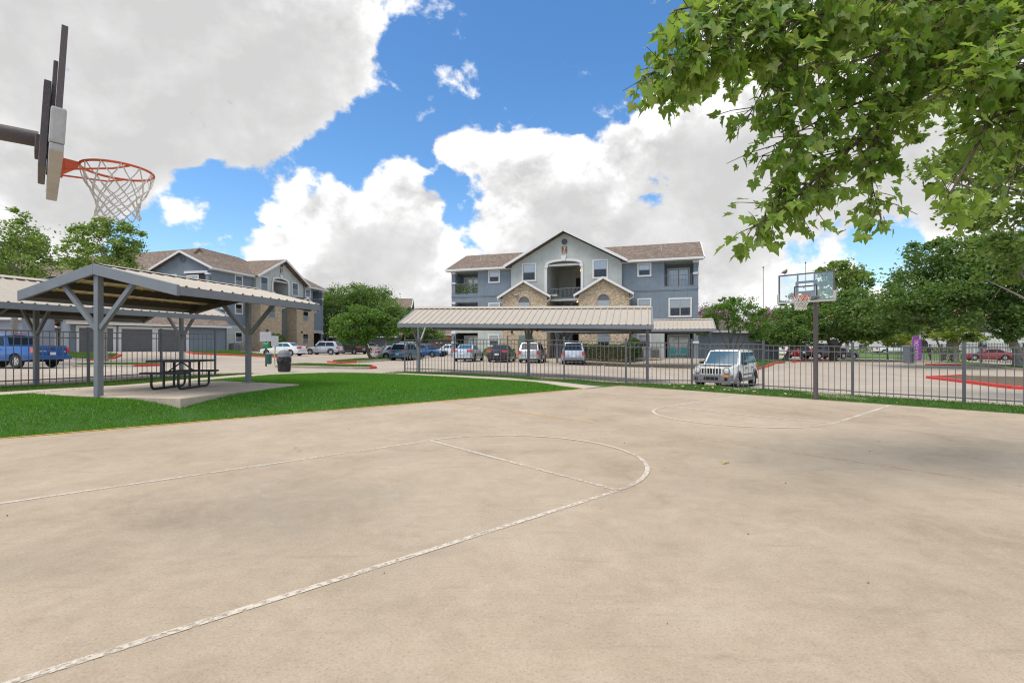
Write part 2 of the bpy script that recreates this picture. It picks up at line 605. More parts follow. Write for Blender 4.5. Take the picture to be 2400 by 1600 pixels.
def mat_panel(name, col, period=1.22):
    """painted plywood siding: faint vertical joints every sheet, slight weathering"""
    m, t, b = new_mat(name)
    v = t.add('ShaderNodeTexCoord').outputs['Object']
    sep = t.add('ShaderNodeSeparateXYZ', inp={0: v})
    fr = t.math('FRACT', t.math('DIVIDE', sep.outputs[0], period))
    ln = t.math('MULTIPLY', t.math('LESS_THAN', fr, .022), .35)
    c = t.ramp(t.noise(v, 1.2, 6, .65), [(.3, tuple(x * .88 for x in col)), (.7, tuple(x * 1.1 for x in col))])
    gr = t.add('ShaderNodeMapping', inp={0: v, 3: (14, 14, .8)})
    c = t.mix(t.mapr(t.noise(gr.outputs[0], 1.5, 4, .6), .4, .7, 0, .25), c, tuple(x * .7 for x in col))
    c = t.mix(ln, c, tuple(x * .35 for x in col))
    t.l.new(c, b.inputs['Base Color'])
    b.inputs['Roughness'].default_value = .75
    return m


def mat_blind():
    m, t, b = new_mat('window_blind')
    v = t.add('ShaderNodeTexCoord').outputs['Object']
    sep = t.add('ShaderNodeSeparateXYZ', inp={0: v})
    fr = t.math('FRACT', t.math('MULTIPLY', sep.outputs[2], 14))
    c = t.mix(t.mapr(fr, 0, .3, 0, 1), (.60, .60, .60), (.84, .84, .83))
    t.l.new(c, b.inputs['Base Color'])
    b.inputs['Roughness'].default_value = .7
    return m


def mat_emit(name, col, st):
    m, t, b = new_mat(name)
    b.inputs['Base Color'].default_value = col + (1,)
    b.inputs['Emission Color'].default_value = col + (1,)
    b.inputs['Emission Strength'].default_value = st
    return m


MT = dict(
    court=mat_court(), lot=mat_lot(), white_line=mat_paint('worn_white_paint', (.58, .52, .43), .435, 22), orange_line=mat_paint('worn_orange_paint', (.66, .34, .04), .50, 9),
    faint_line=mat_paint('faded_orange_paint', (.58, .36, .12), .62, 9), edge_line=mat_paint('worn_yellow_paint', (.70, .40, .03), .40, 6), edge_line_b=mat_paint('worn_pale_yellow_paint', (.52, .40, .16), .53, 8), stall=mat_paint('stall_paint', (.62, .6, .56), .46),
    walk=M('sidewalk_concrete', (.47, .40, .32), .85, var=.16, vs=1.4, bump=.3, bs=60, dirt=.25), slab=M('slab_concrete', (.44, .37, .295), .8, var=.22, vs=1.1, bump=.3, bs=50, dirt=.35),
    curb=M('curb_concrete', (.43, .37, .30), .85, var=.2, vs=2, dirt=.35), red=M('red_curb_paint', (.60, .045, .035), .6, var=.2, vs=3, dirt=.15),
    ground=M('far_ground', (.22, .2, .15), .9, var=.2, vs=.05), soil=mat_grass_ground('lawn_soil', (.02, .07, .008), (.05, .12, .015)), verge=mat_grass_ground('verge_turf', (.045, .12, .012), (.11, .20, .025)), mulch=M('mulch', (.12, .085, .055), .95, var=.4, vs=9, bump=.6, bs=30),
    steel=M('painted_steel_grey', (.19, .205, .23), .45, var=.10, vs=3, dirt=.12), fence=M('fence_steel', (.125, .128, .138), .5, var=.12, vs=2), darksteel=M('dark_steel', (.085, .08, .08), .5, var=.15, vs=3),
    brown=M('purlin_brown', (.055, .045, .04), .6, var=.2, vs=3), roofmetal=M('roof_metal', (.42, .37, .30), .5, var=.08, vs=1.2, dirt=.14), roofbounce=M('roof_underside_bounce', (.82, .66, .36), .6, var=.1, vs=1.5), polebrown=M('pole_bronze', (.105, .085, .085), .55, var=.15, vs=5, bump=.15, bs=80),  # roof underside: missing bounce light put into its pale yellowish colour
    black=M('black_coat', (.018, .018, .02), .38, var=.15, vs=6), rubber=M('rubber', (.022, .022, .023), .8, var=.1), pad=M('pad_grey', (.42, .42, .41), .6, var=.12, vs=5, dirt=.2), rim=M('rim_orange', (.62, .10, .03), .5, var=.15, vs=8, dirt=.15),
    net=M('net_cord', (.60, .585, .55), .85, var=.25, vs=20), boardglass=mat_glass('board_glass', (.86, .9, .9), .10, .12),
    slate=mat_panel('slate_blue_siding', (.195, .24, .285)), sage=mat_panel('sage_siding', (.46, .495, .465)), trim=M('white_trim', (.68, .68, .68), .5, var=.04), lap=M('blue_grey_lap_siding', (.20, .235, .275), .7, var=.1, vs=1.5), lapl=M('lilac_lap_siding', (.33, .36, .44), .7, var=.08, vs=1.5),
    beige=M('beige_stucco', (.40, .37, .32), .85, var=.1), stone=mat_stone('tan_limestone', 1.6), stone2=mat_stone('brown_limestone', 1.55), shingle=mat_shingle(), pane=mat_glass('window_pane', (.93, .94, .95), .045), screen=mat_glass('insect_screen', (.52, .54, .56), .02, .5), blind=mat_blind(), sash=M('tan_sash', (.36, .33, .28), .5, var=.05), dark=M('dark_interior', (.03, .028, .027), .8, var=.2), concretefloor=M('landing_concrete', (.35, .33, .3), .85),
    gdoor=M('garage_door_grey', (.115, .12, .13), .6, var=.1, vs=2), white=M('white_stucco', (.70, .68, .66), .85, var=.06, vs=.5), tile=M('roof_tile', (.42, .20, .11), .85, var=.25, vs=3), brick=M('orange_brick', (.40, .20, .11), .9, var=.25, vs=6),
    bark=M('bark', (.12, .095, .075), .95, var=.35, vs=5, bump=.8, bs=18), barkp=M('pale_bark', (.30, .27, .23), .9, var=.35, vs=4, bump=.6, bs=14), twig=M('twig_bark', (.10, .075, .05), .9, var=.3, vs=10),
    tyre=M('tyre', (.02, .02, .021), .85, var=.1), alloy=M('alloy_wheel', (.55, .55, .56), .3, .8, var=.05), plastic=M('grey_cladding', (.16, .165, .19), .6, var=.08), carglass=M('car_glass', (.018, .028, .04), .05, spec=.14, var=0), carglassb=M('blue_car_glass', (.045, .11, .17), .05, spec=.14, var=0), lampc=M('clear_lamp', (.62, .65, .62), .12, spec=.8, var=.05), lampr=M('red_lamp', (.62, .02, .02), .15, spec=.8, var=.05), lampa=M('amber_lamp', (.72, .24, .02), .2, spec=.8, var=.05), plate=M('licence_plate', (.66, .68, .72), .5, var=.1, vs=20), under=M('underbody', (.012, .012, .012), .9, var=0),
    green=M('station_green', (.01, .22, .10), .5, var=.1), dgreen=M('bin_green', (.008, .085, .07), .5, var=.12), sign=M('sign_back', (.45, .46, .47), .5, .3, var=.1), teal=M('teal_plastic', (.0, .28, .25), .45, var=.08), plum=M('banner_purple', (.30, .045, .42), .7, var=.1, vs=1.5), letter=M('banner_white', (.8, .8, .8), .7, var=0), boxblue=M('utility_box', (.13, .16, .19), .6, var=.12), bag=M('bin_bag', (.02, .02, .024), .25, var=.2, vs=8, bump=.8, bs=10), canbody=M('bin_slats', (.035, .033, .036), .6, var=.25, vs=9),
    signbrown=M('number_plaque', (.22, .095, .025), .6, var=.15), acbox=M('ac_case', (.25, .25, .24), .6, var=.15), hydr=M('meter_box_green', (.14, .18, .15), .6, var=.1), bulb=mat_emit('lit_bulb', (1.0, .45, .12), 6.0),
    skin=M('skin', (.32, .19, .13), .6, var=.05), cloth=M('black_cloth', (.02, .02, .022), .9, var=.1), navy=M('navy_cloth', (.03, .04, .12), .9, var=.1), bird=M('bird_feather', (.16, .11, .08), .8, var=.3, vs=20), stain=M('sandstone_leaf', (.5, .42, .2), .8, var=.3, vs=9),
    leaf_syc=mat_leaf('sycamore_leaf', (.08, .19, .022), (.18, .31, .045), (.36, .42, .12), .54), leaf_oak=mat_leaf('oak_leaf', (.04, .10, .022), (.08, .165, .038), (.15, .24, .07), .42), leaf_lt=mat_leaf('light_leaf', (.045, .12, .012), (.08, .19, .018), (.13, .26, .03), .3),
    leaf_mid=mat_leaf('mid_leaf', (.09, .17, .03), (.16, .25, .05), (.27, .34, .11), .45), leaf_lime=mat_leaf('lime_leaf', (.10, .17, .012), (.17, .24, .02), (.25, .28, .03), .35), leaf_pink=mat_leaf('pink_blossom', (.26, .13, .19), (.36, .20, .28), (.46, .30, .37), .25), leaf_hedge=mat_leaf('hedge_leaf', (.03, .07, .01), (.06, .12, .015), (.11, .18, .02), .2),
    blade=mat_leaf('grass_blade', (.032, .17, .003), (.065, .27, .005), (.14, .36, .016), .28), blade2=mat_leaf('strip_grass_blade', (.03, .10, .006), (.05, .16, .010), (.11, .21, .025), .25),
)


def paint(name, col, metal=.0, rough=.28):
    return M(name, col, rough, metal, var=.03, vs=2, coat=.6)


# ------------------------------------------------------------------ ground sheets
def sheet(name, poly, off, mat, res=1.0, skirt=0.0, kind='structure', flat=None):
    """polygon cut into a grid and laid on the terrain"""
    bm = bmesh.new()
    vs = [bm.verts.new((p[0], p[1], 0)) for p in poly]
    bm.faces.new(vs)
    bmesh.ops.triangulate(bm, faces=bm.faces[:])
    xs = [p[0] for p in poly]
    ys = [p[1] for p in poly]
    for ax, lo, hi in ((0, min(xs), max(xs)), (1, min(ys), max(ys))):
        k = math.floor(lo / res) + 1
        while k * res < hi:
            co = [0, 0, 0]
            co[ax] = k * res
            no = [0, 0, 0]
            no[ax] = 1
            bmesh.ops.bisect_plane(bm, geom=bm.verts[:] + bm.edges[:] + bm.faces[:], dist=1e-4, plane_co=co, plane_no=no)
            k += 1
    bm.verts.ensure_lookup_table()
    a = np.array([v.co[:] for v in bm.verts])
    z = terrain(a[:, 0], a[:, 1]) + off if flat is None else np.full(len(a), flat)
    for v, zz in zip(bm.verts, z):
        v.co.z = zz
    for f in bm.faces:
        if f.normal.z < 0:
            f.normal_flip()
    bm.normal_update()
    for f in bm.faces:
        if f.normal.z < 0:
            f.normal_flip()
    if skirt:
        be = [e for e in bm.edges if len(e.link_faces) == 1]
        ex = bmesh.ops.extrude_edge_only(bm, edges=be)
        for g in ex['geom']:
            if isinstance(g, bmesh.types.BMVert):
                g.co.z -= skirt
    me = bpy.data.meshes.new(name)
    bm.to_mesh(me)
    bm.free()
    me.materials.append(mat)
    o = link(name, me)
    if kind:
        o['kind'] = kind
    return o


gx = np.concatenate([np.linspace(-900, -130, 12), np.linspace(-120, 120, 81), np.linspace(130, 900, 12)])
gy = np.concatenate([np.linspace(-300, -45, 6), np.linspace(-40, 140, 61), np.linspace(150, 1500, 14)])
GX, GY = np.meshgrid(gx, gy)
GZ = terrain(GX, GY) - .18
nx_, ny_ = len(gx), len(gy)
idx = np.arange(nx_ * ny_).reshape(ny_, nx_)
quads = np.stack([idx[:-1, :-1].ravel(), idx[:-1, 1:].ravel(), idx[1:, 1:].ravel(), idx[1:, :-1].ravel()], 1)
ground = link('ground', mesh_np('ground', np.stack([GX.ravel(), GY.ravel(), GZ.ravel()], 1), quads, MT['ground'], True))
ground['kind'] = 'structure'

lot = sheet('parking_lot', [(-75, 3), (-20, 3), (-13, 12), (-5, 24.5), (4, 19.5), (9, 17), (20, 0), (62, 0), (62, 95), (-75, 95)], 0.0, MT['lot'], 2.5)

# the court slab (flat) ------------------------------------------------
cp = [court(-8.5, V_SIDE), court(U_END, V_SIDE), court(U_END, 8.5), court(-8.5, 8.5)]
court_o = MB().prism([(p.x, p.y, -.14) for p in cp], (0, 0, .14)).build('basketball_court', MT['court'])
court_o['kind'] = 'structure'


def stripe(name, pts, w, mat, parent, z=.004, lab=None):
    n = len(pts)
    vs, fs = [], []
    for i, p in enumerate(pts):
        p = Vector(p)
        d = (Vector(pts[min(i + 1, n - 1)]) - Vector(pts[max(i - 1, 0)])).normalized()
        s = Vector((-d.y, d.x, 0)) * w / 2
        vs += [p + s, p - s]
    for i in range(n - 1):
        fs.append((2 * i, 2 * i + 1, 2 * i + 3, 2 * i + 2))
    mb = MB().add([(v.x, v.y, z) for v in vs], fs)
    o = mb.build(name, mat, parent)
    if lab:
        o['label'] = lab
    return o


def key(uft, v0, ubase, s, LW):
    """lane lines, free-throw line and half circle of one end"""
    for v in (v0, v0 + 3.66):
        stripe('lane_line', [court(uft - s * .02, v), court(uft + (ubase - uft) * .5, v), court(ubase, v)], LW, MT['white_line'], court_o)
    stripe('free_throw_line', [court(uft, v0 + .03), court(uft, v0 + 1.8), court(uft, v0 + 3.63)], LW, MT['white_line'], court_o, .0055)
    arc = [court(uft + s * 1.83 * math.cos(t), v0 + 1.83 + 1.83 * math.sin(t)) for t in np.linspace(-math.pi / 2, math.pi / 2, 41)]
    stripe('free_throw_arc', arc, LW, MT['white_line'], court_o, .007)


key(4.24, -6.79, -.7, 1, .055)
key(11.07, -6.73, U_END - .1, -1, .075)
stripe('centre_line', [court(7.62, v) for v in np.linspace(V_SIDE + .05, -6.2, 12)], .055, MT['orange_line'], court_o)
stripe('centre_line', [court(7.62, v) for v in np.linspace(-6.2, 3.5, 20)], .045, MT['faint_line'], court_o)
stripe('side_line', [court(u, V_SIDE + .035) for u in np.linspace(-8, U_END, 30)], .07, MT['edge_line'], court_o, .0085)
stripe('base_line', [court(U_END - .03, v) for v in np.linspace(V_SIDE, 8, 30)], .05, MT['edge_line_b'], court_o, .010)

# lawn between the court, the path and the fences ----------------------
c0, c1, c2 = court(-8.5, V_SIDE), court(U_END, V_SIDE), court(U_END, 8.5)
lawn_poly = [(c0.x, c0.y), (c1.x, c1.y), (c2.x, c2.y), (17.5, 10.5), (15.6, 12.9), (13.8, 15.1), (11.9, 17.2), (9.6, 18.8), (7.3, 20.0), (4.7, 20.3), (2.3, 21.3), (-.1, 22.8), (-2.7, 24.35), (-5.6, 26.0), (-6.4, 24.6), (-9.0, 24.5), (-11.6, 21.9), (-12.1, 20.5), (-13.4, 18.4), (-14.25, 16.2), (-14.95, 14), (-17, 9), (-18, 4), (-17, 0)]
lawn = sheet('lawn', lawn_poly, .012, MT['soil'], .7, .12)
path_c = [(-15.6, 5.5), (-13.6, 9.3), (-12.3, 11.8), (-11.35, 15), (-11.0, 18), (-10.5, 20.9), (-8.75, 23.3), (-5.3, 23.5), (-1.9, 21.7), (.86, 19.75), (2.4, 18.5), (3.0, 18.0)]


def ribbon(pts, w):
    L, Rr = [], []
    n = len(pts)
    for i, p in enumerate(pts):
        a = Vector(pts[max(i - 1, 0)])
        b = Vector(pts[min(i + 1, n - 1)])
        d = (b - a).normalized()
        s = Vector((-d.y, d.x)) * w / 2
        L.append((p[0] + s.x, p[1] + s.y))
        Rr.append((p[0] - s.x, p[1] - s.y))
    return L + Rr[::-1]


def in_poly(px, py, poly):
    ins = np.zeros(len(px), bool)
    n = len(poly)
    for i in range(n):
        x0, y0 = poly[i]
        x1, y1 = poly[(i + 1) % n]
        if y0 == y1:
            continue
        c = ((y0 > py) != (y1 > py)) & (px < (x1 - x0) * (py - y0) / (y1 - y0) + x0)
        ins ^= c
    return ins


path_poly = ribbon(path_c, 1.15)
walkway = sheet('footpath', path_poly, .035, MT['walk'], .8, .15)
slabA = Vector((-7.14, 10.6))
s1 = Vector((.2, .98)).normalized()
s2 = Vector((-.98, .2)).normalized()
slab_poly = [tuple(slabA), tuple(slabA + s1 * 4.1), tuple(slabA + s1 * 4.9 + s2 * 3.3), tuple(slabA + s1 * 4.2 + s2 * 4.4), tuple(slabA + s1 * .3 + s2 * 4.6), tuple(slabA + s2 * 2.6 + s1 * .05)]
SLAB_Z = .40
slab_o = MB().prism([(p[0], p[1], .12) for p in slab_poly], (0, 0, SLAB_Z - .12)).build('concrete_slab', MT['slab'], bevel=.012)
slab_o['kind'] = 'structure'

# islands, curbs, verges ------------------------------------------------


def curb(pts, mat, w=.16, h=.13, name='curb'):
    """a kerb following the ground"""
    P = []
    for a, b in zip(pts[:-1], pts[1:]):
        a, b = Vector(a), Vector(b)
        n = max(1, int((b - a).length / 1.0))
        P += [a.lerp(b, i / n) for i in range(n)]
    P.append(Vector(pts[-1]))
    L = ribbon([tuple(p) for p in P], w)
    n = len(P)
    z = terrain(np.array([p.x for p in P]), np.array([p.y for p in P]))
    mb = MB()
    vs, fs = [], []
    for i in range(n):
        l, r = L[i], L[2 * n - 1 - i]
        vs += [(l[0], l[1], z[i] - .2), (l[0], l[1], z[i] + h), (r[0], r[1], z[i] + h), (r[0], r[1], z[i] - .2)]
    for i in range(n - 1):
        o = 4 * i
        for k in range(3):
            fs.append((o + k, o + k + 1, o + k + 5, o + k + 4))
    fs += [(0, 1, 2, 3), (4 * n - 4, 4 * n - 1, 4 * n - 2, 4 * n - 3)]
    mb.add(vs, fs)
    o = mb.build(name, mat, bevel=.02)
    o['kind'] = 'structure'
    return o


def island(name, poly, mat, off=.10):
    return sheet(name, poly, off, mat, 1.5, .3)


isl = {
    'near': [(-12.6, 27.2), (-8.9, 28.2), (-8.3, 29.2), (-8.7, 30.4), (-12.2, 29.0)],
    'tree': [(-13.3, 37.2), (-12.2, 38.2), (-11.6, 44), (-11.9, 50), (-14.5, 52), (-14.6, 40)],
    'end': [(-30.2, 46), (-28.3, 43.9), (-21.9, 46.2), (-22.4, 47.8), (-27.6, 49.4), (-28.6, 51.2)],
    'left': [(-26.2, 29.6), (-22.8, 29.8), (-22.2, 30.5), (-22.6, 31.6), (-26.8, 32)],
    'leftfar': [(-36, 36.5), (-31, 36), (-30.4, 37.5), (-31.5, 39.4), (-36, 39.4)],
    'right': [(14.0, 36.3), (16.3, 33.2), (24.4, 43.9), (22.0, 46.5), (17.6, 44.5)],
}
for k, p in isl.items():
    island('grass_island', p, MT['verge'])
curb([(-13.0, 27.0), (-9.0, 28.05), (-8.3, 28.6)], MT['curb'])
curb([(-8.3, 28.6), (-8.1, 29.2), (-8.6, 30.5)], MT['red'])
curb([(-11.5, 44), (-12.05, 38.3)], MT['curb'])
curb([(-11.5, 44), (-11.8, 50)], MT['curb'])
curb([(-12.0, 39.5), (-12.2, 38.1), (-13.2, 37.0), (-14.6, 39.0)], MT['red'])
curb([(-30.3, 45.8), (-28.3, 43.75), (-21.8, 46.1)], MT['red'])
curb([(-21.8, 46.1), (-22.3, 47.9)], MT['curb'])
curb([(-26.3, 29.5), (-22.8, 29.7)], MT['curb'])
curb([(-22.8, 29.7), (-22.1, 30.5), (-22.5, 31.7)], MT['red'])
curb([(-36, 36.4), (-31, 35.9)], MT['curb'])
curb([(-31, 35.9), (-30.3, 37.4), (-31.4, 39.5)], MT['red'])
curb([(13.0, 30.6), (16.3, 33.05), (20.3, 38.4), (23.2, 42.2)], MT['red'])
curb([(25.4, 44.6), (28.2, 48.0), (30.5, 51.5)], MT['red'])
curb([(30.5, 51.8), (35.4, 54.6)], MT['red'])
curb([(35.6, 54.6), (38.2, 52.4), (39, 49.5), (38.6, 45), (37.4, 41), (34.6, 33), (31, 25), (27, 17)], MT['curb'])
curb([(34.2, 40.6), (36.4, 40.0)], MT['red'], .5, .12)
far_verge = island('verge', [(35.8, 54.8), (38.4, 52.5), (39.1, 49.5), (38.7, 45), (37.5, 41), (34.7, 33), (31.1, 25), (27.1, 17), (29.5, 16.5), (33.2, 24.5), (36.8, 32.5), (39.6, 40.5), (40.8, 45), (41.2, 50), (39.6, 54.5), (37, 56.5)], MT['verge'])
island('verge', [(44, 64), (80, 66), (95, 80), (95, 92), (44, 88)], MT['verge'], .06)
island('planting_bed', [(23.5, 27.6), (21.3, 20.8), (24, 18), (29, 26), (26.5, 28.8)], MT['mulch'])
curb([(26.7, 29.0), (23.5, 27.8), (21.2, 20.8), (23.6, 17.6)], MT['red'], .2, .15)
rl = curb([(13.2, 36.3), (15, 37.8)], MT['curb'])

# stall lines on the lot
for (a, b) in [((-1.5, 24.6), (-.2, 27.5)), ((1.9, 23.6), (3.1, 26.2)), ((4.6, 22.3), (5.8, 25.2)), ((-4.2, 25.6), (-3, 28.4)), ((-1.6, 37.0), (-.9, 40)), ((1.0, 36.2), (1.8, 39)), ((3.1, 36), (3.9, 38.8)), ((6.4, 35.2), (7.2, 38)), ((9.8, 34.2), (10.5, 37)), ((12.3, 33.5), (13, 36)), ((-4.4, 38), (-3.8, 41))]:
    stripe('stall_line', [(a[0], a[1], 0), (b[0], b[1], 0)], .1, MT['stall'], lot, max(th(*a), th(*b)) + .03)


# grass blades -----------------------------------------------------------
def blades(name, poly, excl, n, hmin, hmax, wid, mat, parent, off=.01):
    xs = [p[0] for p in poly]
    ys = [p[1] for p in poly]
    x = np.random.uniform(min(xs), max(xs), n)
    y = np.random.uniform(min(ys), max(ys), n)
    k = in_poly(x, y, poly)
    for e in excl:
        k &= ~in_poly(x, y, e)
    # only where the frame can see
    k &= (np.abs(x / np.maximum(y, .1)) < 1.6)
    x, y = x[k], y[k]
    n = len(x)
    x = x + np.random.normal(0, .025, n)
    y = y + np.random.normal(0, .025, n)
    z = terrain(x, y) + off
    a = np.random.uniform(0, 2 * np.pi, n)
    h = np.random.uniform(hmin, hmax, n)
    w = wid * np.random.uniform(.7, 1.3, n) / 2
    l = np.random.uniform(-.6, .6, (n, 2)) * h[:, None]
    ca, sa = np.cos(a) * w, np.sin(a) * w
    v = np.empty((n, 3, 3))
    v[:, 0] = np.stack([x - ca, y - sa, z], 1)
    v[:, 1] = np.stack([x + ca, y + sa, z], 1)
    v[:, 2] = np.stack([x + l[:, 0], y + l[:, 1], z + h], 1)
    o = link(name, mesh_np(name, v.reshape(-1, 3), np.arange(3 * n).reshape(n, 3), mat))
    o['kind'] = 'stuff'
    return o


main_lawn = [(c0.x, c0.y), (c1.x, c1.y), (3.0, 18.1), (.86, 19.2), (-1.9, 21.2), (-5.3, 23.0), (-8.75, 22.8), (-10.1, 20.7), (-10.5, 18), (-10.8, 15), (-11.8, 12), (-13, 9.5), (-15, 5)]
blades('grass', main_lawn, [slab_poly, path_poly], 620000, .03, .065, .016, MT['blade'], lawn)
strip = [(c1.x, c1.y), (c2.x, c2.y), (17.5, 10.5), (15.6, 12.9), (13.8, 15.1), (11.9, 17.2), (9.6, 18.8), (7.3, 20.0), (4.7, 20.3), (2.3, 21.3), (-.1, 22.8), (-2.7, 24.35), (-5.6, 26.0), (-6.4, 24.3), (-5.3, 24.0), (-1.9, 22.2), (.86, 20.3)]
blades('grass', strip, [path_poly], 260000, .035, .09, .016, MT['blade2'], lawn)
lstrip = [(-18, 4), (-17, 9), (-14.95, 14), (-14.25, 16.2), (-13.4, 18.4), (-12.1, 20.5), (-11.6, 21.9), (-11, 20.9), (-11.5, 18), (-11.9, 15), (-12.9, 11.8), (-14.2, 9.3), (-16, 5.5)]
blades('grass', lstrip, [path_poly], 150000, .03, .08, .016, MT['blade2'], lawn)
for k, p in isl.items():
    blades('grass', p, [], 26000, .05, .12, .03, MT['leaf_lt'], None, .1)

# ------------------------------------------------------------------ buildings


def wall_cells(mb, x0, x1, z0, z1, y, holes, mi=0, t=.18):
    """front sheet with openings and their reveals; -y is outward"""
    xs = sorted({x0, x1} | {c for h in holes for c in (h[0], h[1]) if x0 < c < x1})
    zs = sorted({z0, z1} | {c for h in holes for c in (h[2], h[3]) if z0 < c < z1})
    for a, b in zip(xs[:-1], xs[1:]):
        for c, d in zip(zs[:-1], zs[1:]):
            if any(h[0] - 1e-6 <= a and b <= h[1] + 1e-6 and h[2] - 1e-6 <= c and d <= h[3] + 1e-6 for h in holes):
                continue
            mb.quad((a, y, c), (b, y, c), (b, y, d), (a, y, d), mi=mi)
    for (a, b, c, d) in holes:
        mb.quad((a, y, c), (a, y, d), (a, y + t, d), (a, y + t, c), mi=mi)
        mb.quad((b, y, c), (b, y + t, c), (b, y + t, d), (b, y, d), mi=mi)
        mb.quad((a, y, d), (b, y, d), (b, y + t, d), (a, y + t, d), mi=mi)
        mb.quad((a, y, c), (a, y + t, c), (b, y + t, c), (b, y, c), mi=mi)


WINC = {}


def window(root, x, z, w, h, y=0.0, kind='hung', rz=0.0, blind=1.0, trim=True):
    """trimmed window with sashes, blind and pane; origin at lower left, -y outward"""
    k = (round(w, 2), round(h, 2), kind, round(blind, 2), trim)
    if k not in WINC:
        tw = .13
        mb = MB()
        if trim:
            mb.box(-tw, -.06, -tw, w + tw, .0, 0).box(-tw, -.06, h, w + tw, .0, h + tw).box(-tw, -.06, 0, 0, .0, h).box(w, -.06, 0, w + tw, .0, h)
        else:
            mb.box(-.04, -.03, -.1, w + .04, 0, 0)
        m1 = mb.mesh('window_trim', MT['trim'] if trim else MT['sash'])
        sb = MB()
        f = .045
        sb.box(0, -.035, 0, w, -.005, f).box(0, -.035, h - f, w, -.005, h).box(0, -.035, f, f, -.005, h - f).box(w - f, -.035, f, w, -.005, h - f)
        if kind in ('hung', 'double'):
            sb.box(f, -.04, h * .5 - .03, w - f, -.006, h * .5 + .03)
        if kind in ('double', 'slide'):
            sb.box(w / 2 - .05, -.042, f, w / 2 + .05, -.007, h - f)
        m2 = sb.mesh('window_sash', MT['sash'])
        m3 = MB().box(.04, -.022, .04, w - .04, -.016, h - .04).mesh('window_pane', MT['pane'])
        m6 = MB().box(.05, -.030, .05, w - .05, -.027, h * .5 - .04).mesh('insect_screen', MT['screen'])
        bb = MB()
        bb.box(.03, -.012, h * (1 - blind) + .02, w - .03, -.008, h - .03)
        m4 = bb.mesh('window_blind', MT['blind'])
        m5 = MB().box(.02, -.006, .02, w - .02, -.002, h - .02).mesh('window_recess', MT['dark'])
        WINC[k] = (m1, m2, m3, m4, m5, m6)
    m1, m2, m3, m4, m5, m6 = WINC[k]
    o = link('window', m1, root, (x, y, z), rz)
    link('sash', m2, o)
    link('pane', m3, o)
    link('blind', m4, o)
    link('recess', m5, o)
    if kind in ('hung', 'double'):
        link('screen', m6, o)
    return o


def slab_roof(mb, pts, th_, mi=0):
    """roof plane with thickness; pts counter-clockwise seen from above"""
    a, b, c = Vector(pts[0]), Vector(pts[1]), Vector(pts[2])
    n = (b - a).cross(c - a).normalized()
    if n.z < 0:
        n = -n
    mb.prism([Vector(p) - n * th_ for p in pts], n * th_, mi)


def railing(root, x0, x1, z, y, h=1.05, gap=.13, mat='steel'):
    o = MB().box(x0, y - .025, z + h - .05, x1, y + .025, z + h).box(x0, y - .02, z + .08, x1, y + .02, z + .12).build('railing', MT[mat], root)
    mb = MB()
    x = x0 + gap
    while x < x1:
        mb.box(x - .012, y - .012, z + .12, x + .012, y + .012, z + h - .05)
        x += gap
    b = mb.build('baluster', MT[mat], o)
    b['kind'] = 'stuff'
    return o


def recess(root, x0, x1, z0, z1, y0, depth, mat='slate', floor='concretefloor'):
    """walls, ceiling and floor of a balcony or patio set into the block"""
    mb = MB()
    y1 = y0 + depth
    mb.quad((x0, y1, z0), (x1, y1, z0), (x1, y1, z1), (x0, y1, z1))
    mb.quad((x0, y0, z0), (x0, y1, z0), (x0, y1, z1), (x0, y0, z1))
    mb.quad((x1, y0, z0), (x1, y0, z1), (x1, y1, z1), (x1, y1, z0))
    mb.quad((x0, y0, z1), (x0, y1, z1), (x1, y1, z1), (x1, y0, z1), mi=1)
    mb.quad((x0, y0, z0), (x1, y0, z0), (x1, y1, z0), (x0, y1, z0), mi=2)
    return mb.build('balcony_recess', [MT[mat], MT['sage'], MT[floor]], root, recalc=False)


def column(root, x, y, z0, z1, w=.36, caps=()):
    o = MB().box(x - w / 2, y - w / 2, z0, x + w / 2, y + w / 2, z1).build('corner_column', MT['slate'], root)
    for c in caps:
        MB().box(x - w / 2 - .07, y - w / 2 - .07, c - .1, x + w / 2 + .07, y + w / 2 + .07, c + .1).build('column_cap', MT['trim'], o, bevel=.02)
    return o


FL = (0.0, 3.1, 6.2)
EAVE = 9.05


